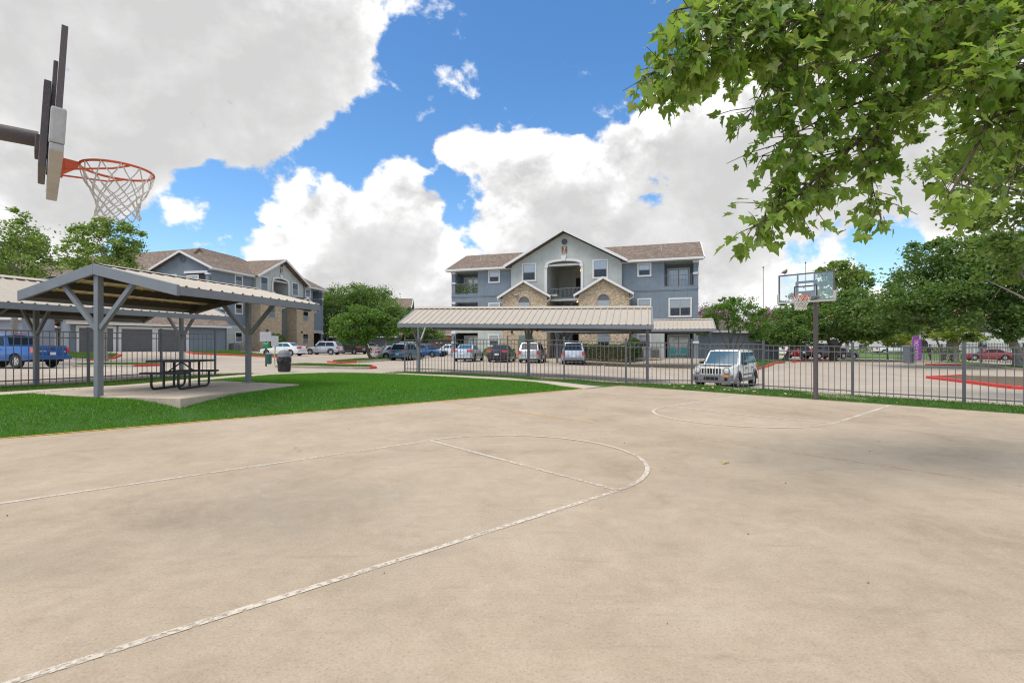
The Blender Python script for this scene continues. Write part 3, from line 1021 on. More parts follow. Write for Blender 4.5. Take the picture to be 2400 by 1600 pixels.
def apartment(root, Wd, g0, g1, arch, bays, wl, wr, gw, depth, ridge_y, ridge_z, right_balc=True, left_open=(.45, 2.9), right_open=None, stone='stone', number='7', bigwin=None):
    gm = (g0 + g1) / 2
    GY = -.35
    lo, ro = left_open, right_open
    # --- wings
    for nm, xa, xb, op in (('left', 0, g0, lo), ('right', g1, Wd, ro)):
        holes3 = []
        if op:
            holes3 = [(op[0], op[1], FL[2] + .35, FL[2] + 2.55)]
        holes2 = []
        if op and nm == 'left':
            holes2 = [(op[0], op[1], FL[1] + .35, FL[1] + 2.55)]
        mb = MB()
        wall_cells(mb, xa, xb, FL[1] - .15, EAVE, 0, holes3 + holes2, 0)
        holes1 = [(op[0], op[1], .02, 2.5)] if op else []
        wall_cells(mb, xa, xb, -1.2, FL[1] - .15, 0, holes1, 1)
        mb.build('wing_wall', [MT['slate'], MT['sage']], root, recalc=False)
        MB().box(xa + .002, -.05, FL[2] + .05, xb - .002 if nm == 'left' else xb + .05, -.002, FL[2] + .16).box(xa + .002, -.03, FL[2] - .05, xb - .003, -.002, FL[2] + .05).build('belt_band', MT['slate'], root)
        for hls, fl in ((holes3, 2), (holes2, 1), (holes1, 0)):
            for h in hls:
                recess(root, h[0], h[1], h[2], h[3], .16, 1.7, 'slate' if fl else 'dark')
                dx = (h[0] + h[1]) / 2 - .88
                MBt = window(root, dx, FL[fl] + .12, 1.76, 2.0, 1.83, 'slide', blind=.97)
                MBt.name = 'sliding_door'
                if fl:
                    railing(root, h[0], h[1], h[2] - .02, .06)
    # corner columns with white caps
    for fl in range(3):
        z0 = FL[fl] + (.0 if fl == 0 else .36)
        if lo:
            column(root, .2, .18, z0, FL[fl] + 2.56, .38, (FL[fl] + 1.45, FL[fl] + 2.5))
    if ro:
        for fl in (0, 2):
            column(root, Wd - .2, .18, FL[fl] + (.36 if fl else 0), FL[fl] + 2.56, .38, (FL[fl] + 1.45, FL[fl] + 2.5))
    # ends and back
    mb = MB()
    rz_, ry_ = ridge_z, ridge_y
    for x, s in ((0, 1), (Wd, -1)):
        p = [(x, 0 if not (lo and x == 0) and not (ro and x == Wd) else .4, -1.2), (x, depth, -1.2), (x, depth, EAVE), (x, ry_, rz_ - .15), (x, 0, EAVE)]
        mb.add(p, [(0, 1, 2, 3, 4)])
    mb.quad((0, depth, -1.2), (Wd, depth, -1.2), (Wd, depth, EAVE), (0, depth, EAVE))
    mb.build('end_wall', MT['slate'], root)
    # wing roofs
    roof = MB()
    ov = .55
    for xa, xb in ((-.45, gm), (gm, Wd + .45)):
        slab_roof(roof, [(xa, -ov, EAVE - .02), (g0 - .04, -ov, EAVE - .02), (gm, ry_, rz_), (xa, ry_, rz_)] if xa < g0 else [(g1 + .04, -ov, EAVE - .02), (xb, -ov, EAVE - .02), (xb, ry_, rz_), (xa, ry_, rz_)], .16)
        slab_roof(roof, [(xa, ry_, rz_), (xb, ry_, rz_), (xb, depth + ov, EAVE - .02), (xa, depth + ov, EAVE - .02)], .16)
    # main gable roof
    pz = EAVE + (g1 - g0 + 1.0) / 2 * .545
    ez = EAVE - .02
    slab_roof(roof, [(g0 - .5, -1.0, ez), (gm, -1.0, pz), (gm, ry_ + 1, pz), (g0 - .5, ry_ + 1, ez)], .16)
    slab_roof(roof, [(gm, -1.0, pz), (g1 + .5, -1.0, ez), (g1 + .5, ry_ + 1, ez), (gm, ry_ + 1, pz)], .16)
    ro_ = roof.build('roof', MT['shingle'], root)
    # white fascia, gutters and rakes
    fa = MB()
    for xa, xb in ((-.45, g0 - .5), (g1 + .5, Wd + .45)):
        fa.box(xa, -ov - .1, EAVE - .21, xb, -ov + .02, EAVE - .03)
    fa.box(-.4, -ov + .03, EAVE - .24, g0 - .02, -.01, EAVE - .2)
    fa.box(g1 + .02, -ov + .03, EAVE - .24, Wd + .4, -.01, EAVE - .2)
    for s, ge in ((-1, g0 - .55), (1, g1 + .55)):
        fa.bar((gm - s * .02, -1.07, pz - .085), (ge, -1.07, ez - .085), .09, .235, (0, 0, 1))
    for xx in (-.47, Wd + .47):
        fa.bar((xx, ry_, rz_ - .1), (xx, -ov, EAVE - .12), .08, .22)
        fa.bar((xx, ry_, rz_ - .1), (xx, depth + ov, EAVE - .12), .08, .22)
    fa.build('fascia', MT['trim'], ro_)
    for xx in (2.4, Wd - 3.2):
        MB().tube([(xx, ry_ * .45, (EAVE + rz_) / 2 - .2), (xx, ry_ * .45, (EAVE + rz_) / 2 + .45)], .06, 8).build('vent_pipe', MT['pad'], ro_)
    # --- main gable wall with the arched stair opening
    a0, a1 = arch
    spring, top = 9.0 - .15, 9.3
    mb = MB()
    wall_cells(mb, g0, g1, -1.2, EAVE, GY, [(a0, a1, -.02, spring)], 0, .3)
    pk = EAVE + (g1 - g0) / 2 * .545
    n = 16
    arcp = [((a0 + a1) / 2 - (a1 - a0) / 2 * math.cos(math.pi * i / n), spring + (top - spring) * math.sin(math.pi * i / n) ** .8) for i in range(n + 1)]
    vs = [(g0, GY, EAVE), (g1, GY, EAVE), (gm, GY, pk)]
    # gable field above the eave line, split around the arch head
    def up(x):
        return EAVE + (1 - abs(x - gm) / ((g1 - g0) / 2)) * (pk - EAVE)
    xs = [g0] + [p[0] for p in arcp] + [g1]
    xs = sorted(set(xs) | {gm})
    def low(x):
        if x <= a0 or x >= a1:
            return EAVE
        for p, q in zip(arcp[:-1], arcp[1:]):
            if p[0] <= x <= q[0] + 1e-9:
                return max(EAVE, p[1] + (q[1] - p[1]) * (x - p[0]) / max(1e-6, q[0] - p[0]))
        return EAVE
    for xa, xb in zip(xs[:-1], xs[1:]):
        mb.quad((xa, GY, low(xa + 1e-7)), (xb, GY, low(xb - 1e-7)), (xb, GY, up(xb)), (xa, GY, up(xa)))
    for p, q in zip(arcp[:-1], arcp[1:]):
        if min(p[1], q[1]) < EAVE:
            mb.quad((p[0], GY, min(p[1], EAVE)), (q[0], GY, min(q[1], EAVE)), (q[0], GY, EAVE), (p[0], GY, EAVE))
        mb.quad((p[0], GY, p[1]), (q[0], GY, q[1]), (q[0], GY + .3, q[1]), (p[0], GY + .3, p[1]))
    mb.quad((g0, GY, -1.2), (g0, .0, -1.2), (g0, .0, EAVE), (g0, GY, EAVE))
    mb.quad((g1, GY, -1.2), (g1, .0, -1.2), (g1, .0, EAVE), (g1, GY, EAVE))
    mb.build('gable_wall', MT['sage'], root)
    # white arch surround
    tr = MB()
    outer = [((a0 + a1) / 2 + (p[0] - (a0 + a1) / 2) * 1.10, p[1] + .22) for p in arcp]
    for i in range(n):
        p, q, r, s_ = arcp[i], arcp[i + 1], outer[i + 1], outer[i]
        tr.hexa([(p[0], GY - .09, p[1]), (q[0], GY - .09, q[1]), (q[0], GY - .002, q[1]), (p[0], GY - .002, p[1])], [(s_[0], GY - .09, s_[1]), (r[0], GY - .09, r[1]), (r[0], GY - .002, r[1]), (s_[0], GY - .002, s_[1])])
    for x, s in ((a0, -1), (a1, 1)):
        tr.box(min(x, x + s * .24), GY - .08, 5.6, max(x, x + s * .24), GY - .003, spring - .12)
        tr.box(min(x - s * .1, x + s * .22), GY - .13, spring - .13, max(x - s * .1, x + s * .22), GY - .004, spring + .12)
    mid = (a0 + a1) / 2
    tr.hexa([(mid - .16, GY - .16, top + .02), (mid + .16, GY - .16, top + .02), (mid + .16, GY - .005, top + .02), (mid - .16, GY - .005, top + .02)], [(mid - .25, GY - .16, top + .5), (mid + .25, GY - .16, top + .5), (mid + .25, GY - .005, top + .5), (mid - .25, GY - .005, top + .5)])
    tr.build('arch_surround', MT['trim'], root)
    # round louvre and number plaque
    lv = MB()
    lv.lathe([(.30, 0), (.30, .05), (.25, .06), (.25, .02)], 8, mi=0)
    for k in range(5):
        lv.box(-.24 + abs(k - 2) * .05, -.2 + k * .09, .03, .24 - abs(k - 2) * .05, -.16 + k * .09, .06)
    lo_ = lv.build('gable_vent', MT['gdoor'], root, loc=(gm, GY - .005, 11.15))
    lo_.rotation_euler = (R(90), 0, 0)
    pq = MB().box(-.27, -.05, -.34, .27, 0, .34).build('number_plaque', MT['signbrown'], root, loc=(gm, GY - .004, 10.38), bevel=.03)
    cu = bpy.data.curves.new('plaque_number', 'FONT')
    cu.body = number
    cu.size = .55
    cu.extrude = .012
    cu.align_x = 'CENTER'
    cu.align_y = 'CENTER'
    me = text_mesh(cu, 'plaque_number')
    me.materials.append(MT['letter'])
    t_ = link('number', me, pq, (0, -.065, .04))
    t_.rotation_euler = (R(90), 0, 0)
    MB().box(-.18, -.06, -.28, .18, -.051, -.22).build('plaque_line', MT['letter'], pq)
    for (x, z, w, h) in gw:
        window(root, x, z, w, h, GY - .002, 'hung')
    for (x, z, w, h) in wl + wr:
        window(root, x, z, w, h, -.002, 'hung')
    if bigwin:
        window(root, *bigwin, -.002, 'double')
    # --- stair breezeway
    D = 5.2
    bw = MB()
    wall = .02
    bw.quad((a0, GY + .3, -.02), (a0, D, -.02), (a0, D, top + .05), (a0, GY + .3, top + .05))
    bw.quad((a1, GY + .3, -.02), (a1, GY + .3, top + .05), (a1, D, top + .05), (a1, D, -.02))
    bw.quad((a0, GY + .3, top + .05), (a0, D, top + .05), (a1, D, top + .05), (a1, GY + .3, top + .05))
    bw.quad((a0, D, -.02), (a1, D, -.02), (a1, D, top + .05), (a0, D, top + .05))
    bw.box(a0 + .01, GY + .35, -.25, a1 - .01, D, -.02, 1)
    bw.build('breezeway', [MT['sage'], MT['concretefloor']], root, recalc=False)
    for z in (FL[1], FL[2]):
        o = MB().box(a0 + .01, 3.3, z - .22, a1 - .01, D - .01, z).box(a0 + .01, .1, z - .22, a0 + .9, 3.3, z).build('landing', MT['sage'], root)
    MB().box(a0 + .012, GY + .42, 5.52, a1 - .012, .9, 5.72).build('landing', MT['sage'], root)
    railing(root, a0 + .05, a1 - .05, 5.72, GY + .5, 1.05, .13)
    MB().box(a1 - 1.45, D - .05, FL[2] + .02, a1 - .12, D - .02, FL[2] + 2.2).build('breezeway_door', MT['dark'], root)
    MB().box(a1 - 1.75, D - .05, .02, a1 - .1, D - .02, 2.5).build('breezeway_door', MT['dark'], root)
    railing(root, a1 - 1.5, a1 - .1, FL[2], 3.4, 1.05, .13)
    tread = MB().box(0, 0, 0, 1.15, .3, .05).mesh('stair_tread', MT['concretefloor'])
    sx = a0 + .85
    for base in (0.0, FL[1]):
        st = MB().bar((sx - .03, -.75, base), (sx - .03, 3.3, base + 3.05), .05, .26).bar((sx + 1.18, -.75, base), (sx + 1.18, 3.3, base + 3.05), .05, .26).build('stair_stringer', MT['steel'], root)
        if base:
            st.location = (0, .6, 0)
        for k in range(15):
            link('tread', tread, st, (sx, -.75 + k * .28, base + .1 + k * .2))
        for xx in (sx - .03, sx + 1.18):
            MB().bar((xx, -.75, base + 1.0), (xx, 3.3, base + 4.0), .04, .05).bar((xx, -.72, base), (xx, -.72, base + 1.0), .04, .04).bar((xx, 1.3, base + 1.5), (xx, 1.3, base + 2.5), .04, .04).build('stair_rail', MT['steel'], st)
    for (xx, yy, zz) in ((a1 - .8, 4.4, top - .28), (a1 - .25, 3.0, FL[2] + 1.3), (a1 - 1.1, 4.0, FL[2] - .5)):
        MB().lathe([(.02, 0), (.06, .03), (.07, .08), (.02, .12)], 10).build('ceiling_lamp', MT['bulb'], root, loc=(xx, yy, zz))
    # --- stone bays with their own little gables
    for (b0, b1) in bays:
        by = -1.8
        bm_ = (b0 + b1) / 2
        pkb = 6.05 + (b1 - b0) / 2 * .58
        sb = MB()
        ww = .56
        wz0, wz1 = FL[1] + 1.55, FL[1] + 2.55
        wall_cells(sb, b0, b1, -1.2, 6.05, by, [], 0)
        sb.add([(b0, by, 6.05), (b1, by, 6.05), (bm_, by, pkb)], [(0, 1, 2)])
        sb.quad((b0, GY, -1.2), (b0, by, -1.2), (b0, by, 6.05), (b0, GY, 6.05))
        sb.quad((b1, by, -1.2), (b1, GY, -1.2), (b1, GY, 6.05), (b1, by, 6.05))
        so = sb.build('stone_bay', MT[stone], root, recalc=False)
        rb = MB()
        slab_roof(rb, [(b0 - .4, by - .3, 5.86), (bm_, by - .3, pkb + .06), (bm_, GY - .01, pkb + .06), (b0 - .4, GY - .01, 5.86)], .12)
        slab_roof(rb, [(bm_, by - .3, pkb + .06), (b1 + .4, by - .3, 5.86), (b1 + .4, GY - .01, 5.86), (bm_, GY - .01, pkb + .06)], .12)
        rbo = rb.build('bay_roof', MT['shingle'], so)
        fb = MB()
        for e in (b0 - .42, b1 + .42):
            fb.bar((bm_, by - .34, pkb - .03), (e, by - .34, 5.76), .07, .2)
        fb.tube([(b0 - .4, by - .3, 5.72), (b0 - .38, by - .2, 5.5), (b0 - .03, by - .03, 5.3)], .05, 6)
        fb.tube([(b1 + .4, by - .3, 5.72), (b1 + .38, by - .2, 5.5), (b1 + .03, by - .03, 5.3)], .05, 6)
        fb.build('bay_fascia', MT['trim'], rbo)
        # arched window of the middle storey and square one below
        w0 = window(root, bm_ - ww, FL[1] + .95, 2 * ww, 1.25, by - .002, 'hung', trim=False, blind=1)
        am = MB()
        ap = [(ww * math.cos(t), -.03, 1.25 + .02 + ww * math.sin(t)) for t in np.linspace(0, math.pi, 13)]
        am.prism([(p[0] + ww, p[1], p[2]) for p in ap], (0, .028, 0))
        am.build('arch_light', MT['gdoor'], w0)
        am = MB()
        for i in range(12):
            p, q = ap[i], ap[i + 1]
            am.bar((p[0] + ww, -.035, p[2]), (q[0] + ww, -.035, q[2]), .07, .08, (0, 1, 0))
        am.build('arch_frame', MT['sash'], w0)
        window(root, bm_ - ww, 1.0, 2 * ww, 1.25, by - .002, 'hung', trim=False, blind=.75)
        for lx in (b0 + .9,):
            lm = MB().box(lx, by - .16, 2.35, lx + .16, by - .01, 2.6).build('wall_lamp', MT['brown'], so)
    lx = bays[0][0] + 1.25
    MB().box(lx, GY - 1.8 + .35 - .25, 6.25 - .3, lx + .4, -1.8 - .004, 6.1).build('flood_lamp', MT['pad'], root, bevel=.04)


def text_mesh(cu, name):
    o = bpy.data.objects.new(name, cu)
    COL.objects.link(o)
    dg = bpy.context.evaluated_depsgraph_get()
    me = bpy.data.meshes.new_from_object(o.evaluated_get(dg))
    bpy.data.objects.remove(o)
    return me


B7 = Vector((-6.3, 51.3, .48))
B7a = math.atan2(-7.3, 23.0)
b7 = thing('apartment_building', 'three storey slate blue and sage apartment building with stone bays and number 7 plaque', 'apartment building', B7, B7a)
apartment(b7, 24.1, 6.62, 17.42, (10.3, 13.6), ((6.2, 10.62), (13.65, 18.2)),
          [(4.22, FL[2] + 1.45, 1.0, 1.0), (4.22, FL[1] + 1.3, 1.0, 1.0), (4.22, 1.2, .95, 1.0)],
          [(18.93, FL[2] + 1.45, 1.0, 1.0), (18.93, FL[1] + 1.3, 1.0, 1.0), (18.93, 1.05, 1.0, 1.1)],
          [(7.88, FL[2] + 1.4, 1.22, 1.55), (14.83, FL[2] + 1.4, 1.22, 1.55)], 10.2, 5.0, 11.45, left_open=(.42, 2.93), right_open=(21.2, 23.72), bigwin=(21.68, FL[1] + .76, 1.75, 1.5))
# plants along the left balcony rail
np.random.seed(5)
PL = np.random.rand(520, 3) * np.array([2.4, .22, 1.0]) + np.array([.48, -.06, 6.52])
lb = thing('apartment_building', 'blue grey apartment building at left with stone bays, side gable and number 5 plaque', 'apartment building', (-32.6, 53.3, 1.05), math.atan2(.98, .2))
apartment(lb, 21.1, 6.45, 15.7, (9.45, 12.4), ((5.5, 9.2), (12.2, 16.0)),
          [(3.5, FL[2] + 1.45, 1.0, 1.05), (3.5, FL[1] + 1.3, 1.0, 1.05), (3.5, 1.1, 1.0, 1.05)], [(16.75, FL[2] + 1.45, 1.0, 1.0)],
          [(7.25, FL[2] + 1.3, 1.15, 1.6), (13.3, FL[2] + 1.3, 1.15, 1.6)], 7.2, 3.6, 11.0, left_open=None, right_open=(18.4, 20.7), stone='stone2', number='5', bigwin=(.2, FL[1] + .76, 1.75, 1.6))
# end wall features of the left building (local +y runs along the end wall, -x is outward)
ew = window(lb, -.004, FL[2] + 1.2, 1.5, .95, 6.0, 'double', rz=R(-90))
lv2 = MB().lathe([(.33, 0), (.33, .05), (.26, .06), (.26, .02)], 14).build('gable_vent', MT['gdoor'], lb, loc=(-.01, 3.6, 10.1))
lv2.rotation_euler = (0, R(-90), 0)
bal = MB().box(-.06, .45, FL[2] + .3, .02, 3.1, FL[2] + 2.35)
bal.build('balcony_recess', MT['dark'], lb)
MB().box(-.2, .3, FL[2] + 2.3, -.07, 3.3, FL[2] + 2.55).build('balcony_header', MT['trim'], lb)
cl_ = MB().box(-.3, .05, FL[2] + .3, .06, .42, FL[2] + 2.3).build('corner_column', MT['slate'], lb)
MB().box(-.36, -.01, FL[2] + 2.1, .0, .48, FL[2] + 2.28).build('column_cap', MT['trim'], cl_)
MB().box(-.36, -.01, FL[2] + 1.2, .0, .48, FL[2] + 1.36).build('column_cap', MT['trim'], cl_)
window(lb, -.07, FL[2] + .4, 1.3, 1.6, 2.9, 'slide', rz=R(-90))
hp = MB()
A = [(2, 3.2, 9.6), (22, 3.2, 9.6), (22, 17, 9.0), (2, 17, 9.0)]
ra, rb_ = (7.4, 8.6, 13.05), (14, 8.6, 13.0)
hp.add(A + [ra, rb_], [(0, 1, 5, 4), (1, 2, 5), (2, 3, 4, 5), (3, 0, 4), (0, 3, 2, 1)])
hp.add([(1.5, 7, 9.0), (1.5, 26, 9.0), (12, 26, 9.0), (12, 7, 9.0), (6.2, 7.5, 12.7), (6.2, 26, 12.2)], [(0, 1, 5, 4), (3, 4, 5, 2), (0, 4, 3), (1, 2, 5), (0, 3, 2, 1)])
hp.build('hip_roof', MT['shingle'], lb)
MB().box(2.2, 7.3, -1.2, 21.8, 16.8, 9.1).build('rear_wing_wall', MT['slate'], lb)
MB().box(1.9, 17, -1.2, 11.8, 25.8, 8.9).build('rear_wing_wall', MT['slate'], lb)


# lap-sided garages ------------------------------------------------------
def lap_wall(name, x0, x1, z0, z1, y, mat, parent, holes=(), step=.2):
    """horizontal lapped boards: each board a wedge, proud at its lower edge"""
    mb = MB()
    z = z0
    while z < z1 - .01:
        zt = min(z + step, z1)
        segs = [(x0, x1)]
        for (a, b, c, d) in holes:
            if z < d - .02 and zt > c + .02:
                segs = [s for q in segs for s in ((q[0], min(q[1], a)), (max(q[0], b), q[1])) if s[1] - s[0] > .01]
        for (a, b) in segs:
            mb.add([(a, y - .035, z), (b, y - .035, z), (b, y - .004, zt), (a, y - .004, zt), (a, y, z), (b, y, z)], [(0, 1, 2, 3), (0, 4, 5, 1)])
        z = zt
    o = mb.build(name, mat, parent, recalc=False)
    o['kind'] = 'stuff'
    return o


def gable_block(root, x1, depth, h, rise, ovx=.35, ovy=.45, mat='lap', roofmat='shingle'):
    MB().box(0, .02, -1.2, x1, depth, h).build('wall', MT[mat], root)
    rb = MB()
    slab_roof(rb, [(-ovx, -ovy, h - .02), (x1 + ovx, -ovy, h - .02), (x1 + ovx, depth / 2, h + rise), (-ovx, depth / 2, h + rise)], .13)
    slab_roof(rb, [(-ovx, depth / 2, h + rise), (x1 + ovx, depth / 2, h + rise), (x1 + ovx, depth + ovy, h - .02), (-ovx, depth + ovy, h - .02)], .13)
    o = rb.build('roof', MT[roofmat], root)
    MB().box(-ovx, -ovy - .08, h - .2, x1 + ovx, -ovy + .02, h - .02).build('gutter', MT['trim'], o)
    g = MB()
    for x in (0, x1):
        g.add([(x, .02, h), (x, depth, h), (x, depth / 2, h + rise - .1)], [(0, 1, 2)])
    g.build('gable_end', MT[mat], root)
    return o


gA, gB = Vector((-37.6, 41.9)), Vector((-29.6, 51.0))
gang = math.atan2(gB.y - gA.y, gB.x - gA.x)
glen = (gB - gA).length
gar = thing('garage', 'long grey garage row with three dark roller doors in white frames at left', 'garage', (gA.x, gA.y, 1.05), gang)
gable_block(gar, glen, 6.5, 2.62, 1.35)
doors = [(.55, 2.85), (3.45, 5.75), (6.2, 8.5)]
lap_wall('siding', 0, glen, -.1, 2.6, .01, MT['lap'], gar, [(a - .2, b + .2, -.1, 2.2) for a, b in doors])
for a, b in doors:
    d = MB()
    for k in range(5):
        d.box(a, -.03, k * .42, b, .005, k * .42 + .405)
    do = d.build('roller_door', MT['gdoor'], gar)
    MB().box(a - .22, -.07, -.1, a - .003, .0, 2.12).box(b + .003, -.07, -.1, b + .22, .0, 2.12).box(a - .22, -.07, 2.123, b + .22, .0, 2.34).build('door_frame', MT['trim'], do)
for xx in (3.15, 5.97):
    MB().box(xx - .08, -.2, 2.35, xx + .08, -.02, 2.55).build('wall_lamp', MT['brown'], gar)
MB().box(9.05, -.055, -.05, glen - .02, -.045, .03).box(glen - .12, -.055, -.05, glen, -.04, 2.6).build('corner_board', MT['gdoor'], gar)

gl = thing('garage', 'lilac grey lap sided garage wall behind the blue pickup', 'garage', (-52, 37.0, .85), R(5))
gable_block(gl, 14.0, 3, 2.95, 1.3, mat='lapl')
lap_wall('siding', 0, 14.0, -.3, 2.95, .01, MT['lapl'], gl)
MB().box(13.85, -.06, -.3, 14.05, .01, 2.9).build('corner_board', MT['lapl'], gl)
lk = thing('outbuilding', 'small beige walled outbuilding with window between the two left garages', 'outbuilding', (-46.5, 50, 1.0), R(8))
gable_block(lk, 6.3, 5, 2.7, 1.0, mat='beige')
MB().box(.3, -.03, 0, 1.4, .02, 2.3).build('doorway', MT['dark'], lk)
window(lk, 4.1, .75, 1.0, 1.5, 0.0, 'hung')

gr = thing('garage', 'blue grey lap sided garage to the right of building number 7', 'garage', (17.0, 45.6, .40), R(30))
gable_block(gr, 13.0, 6.5, 2.7, 1.3)
lap_wall('siding', 0, 13.0, -.2, 2.7, .01, MT['lap'], gr)

# buildings far behind ----------------------------------------------------
hs = thing('apartment_building', 'distant roof with grey gable behind the left sycamores', 'apartment building', (-78, 68, 1), R(-2))
MB().box(0, 0, 0, 16, 12, 9.2).build('wall', MT['slate'], hs)
rb = MB()
slab_roof(rb, [(-.6, -.8, 9.1), (8, -.8, 12.9), (8, 13, 12.9), (-.6, 13, 9.1)], .2)
slab_roof(rb, [(8, -.8, 12.9), (16.6, -.8, 9.1), (16.6, 13, 9.1), (8, 13, 12.9)], .2)
ro_ = rb.build('roof', MT['shingle'], hs)
MB().add([(0, -.02, 9.1), (16, -.02, 9.1), (8, -.02, 12.6)], [(0, 1, 2)]).build('gable_end', MT['slate'], hs)
MB().bar((8, -.85, 12.8), (-.6, -.85, 9.0), .1, .25).bar((8, -.85, 12.8), (16.6, -.85, 9.0), .1, .25).build('fascia', MT['trim'], ro_)

hc = thing('apartment_building', 'far apartment block with brown roof showing above the middle oaks', 'apartment building', (-30, 100, .6), R(8))
MB().box(0, 0, 0, 9, 10, 9).build('wall', MT['slate'], hc)
rb = MB()
slab_roof(rb, [(-.6, -.6, 8.9), (9.4, -.6, 8.9), (9.4, 5, 11.4), (-.6, 5, 11.4)], .2)
slab_roof(rb, [(-.6, 5, 11.4), (9.4, 5, 11.4), (9.4, 10.6, 8.9), (-.6, 10.6, 8.9)], .2)
ro_ = rb.build('roof', MT['shingle'], hc)
MB().add([(9, 0, 9), (9, 10, 9), (9, 5, 11.2)], [(0, 1, 2)]).build('gable_end', MT['sage'], hc)
MB().bar((9.45, 5, 11.35), (9.45, -.6, 8.85), .1, .3).bar((9.45, 5, 11.35), (9.45, 10.6, 8.85), .1, .3).build('fascia', MT['trim'], ro_)

cg = thing('garage', 'low dark grey garage wall behind the leaning tree', 'garage', (-27, 74, .55), R(0))
gable_block(cg, 10, 6, 2.6, 1.0, mat='gdoor')
pg = thing('porch', 'white columned porch behind the parked cars at centre left', 'porch', (-33, 80, .6), R(0))
MB().box(0, 3, 0, 14, 4, 3.4).build('wall', MT['dark'], pg)
for k in range(6):
    MB().box(.3 + k * 2.5, 0, 0, .6 + k * 2.5, .3, 3.1).build('column', MT['trim'], pg)
MB().box(-.2, -.2, 3.1, 14.2, 4, 3.5).build('beam', MT['trim'], pg)
bk = thing('enclosure', 'brown walled enclosure with two round lamps behind the lot', 'enclosure', (-13.0, 76, .5), R(0))
MB().box(0, 0, 0, 4.0, 3, 2.0).build('wall', MT['bark'], bk)
MB().box(-.1, -.1, 2.0, 4.1, 3.1, 2.15).build('coping', MT['brown'], bk)
for x in (1.4, 2.1):
    MB().lathe([(.05, 0), (.14, .05), (.14, .2), (.05, .26)], 10).build('lamp', MT['lampc'], bk, loc=(x, -.15, 1.5))
bh = thing('house', 'small orange brick house with blue door glimpsed beyond the lot', 'house', (-16.5, 92, .5), R(0))
gable_block(bh, 9, 7, 3.4, 1.2, mat='brick')
MB().box(5.2, -.06, 0, 6.4, .0, 2.6).build('door', MT['slate'], bh)
window(bh, 1.5, 1.2, 1.6, 1.3, -.004, 'double')
window(bh, 7.0, 1.2, 1.3, 1.3, -.004, 'double')

# white stucco apartments across the street --------------------------------
ws = thing('apartment_building', 'long white stucco apartment block with arched doorways behind the right hand trees', 'apartment building', (52, 92, .3), R(-4))
LW = 62
mb = MB()
wdx = [2.6 + 5.2 * k for k in range(12)]
arches = [1, 4, 5, 8, 10]
mb.box(0, .02, -1, LW, 12, 6.6)
mb.build('wall', MT['white'], ws)
rb = MB()
slab_roof(rb, [(-.6, -.8, 6.5), (LW + .6, -.8, 6.5), (LW + .6, 6, 8.6), (-.6, 6, 8.6)], .2)
slab_roof(rb, [(-.6, 6, 8.6), (LW + .6, 6, 8.6), (LW + .6, 12.8, 6.5), (-.6, 12.8, 6.5)], .2)
rb.build('roof', MT['tile'], ws)
MB().box(0, -.07, 3.15, LW, .0, 3.3).build('belt_band', MT['trim'], ws)
for k, x in enumerate(wdx):
    if k in arches:
        ap = [(x + 1.0 * math.cos(t), -.05, 1.7 + 1.0 * math.sin(t)) for t in np.linspace(0, math.pi, 11)] + [(x - 1.0, -.05, 0), (x + 1.0, -.05, 0)]
        MB().prism(ap, (0, .045, 0)).build('arched_doorway', MT['dark'], ws)
    else:
        window(ws, x - .75, .9, 1.5, 1.5, .0, 'double', blind=.5)
    window(ws, x - .6, 4.1, 1.2, 1.4, .0, 'hung', blind=.7)
    if k % 3 == 0:
        MB().box(x + 1.9, -.9, -.4, x + 3.3, .02, 7.2).build('pilaster', MT['brick'] if k == 3 else MT['white'], ws)

# ------------------------------------------------------------------ carports and the picnic shelter
PANC = {}


def roof_sheet(w, run):
    """one ribbed metal sheet: x along the ridge, y down the slope"""
    k = (round(w, 3), round(run, 3))
    if k not in PANC:
        prof = [(0, 0)]
        nr = max(1, round(w / .3))
        p = w / nr
        for i in range(nr):
            x = i * p
            prof += [(x + p * .36, 0), (x + p * .44, .034), (x + p * .56, .034), (x + p * .64, 0), (x + p, 0)]
        mb = MB()
        n = len(prof)
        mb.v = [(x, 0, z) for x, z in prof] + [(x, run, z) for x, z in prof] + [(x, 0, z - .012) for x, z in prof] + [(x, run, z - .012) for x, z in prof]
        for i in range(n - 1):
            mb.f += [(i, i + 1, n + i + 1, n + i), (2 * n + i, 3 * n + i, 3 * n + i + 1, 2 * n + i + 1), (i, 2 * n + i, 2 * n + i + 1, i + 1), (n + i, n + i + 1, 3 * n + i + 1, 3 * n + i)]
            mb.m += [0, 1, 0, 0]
        PANC[k] = mb.mesh('roof_sheet', [MT['roofmetal'], MT['roofbounce']])
    return PANC[k]


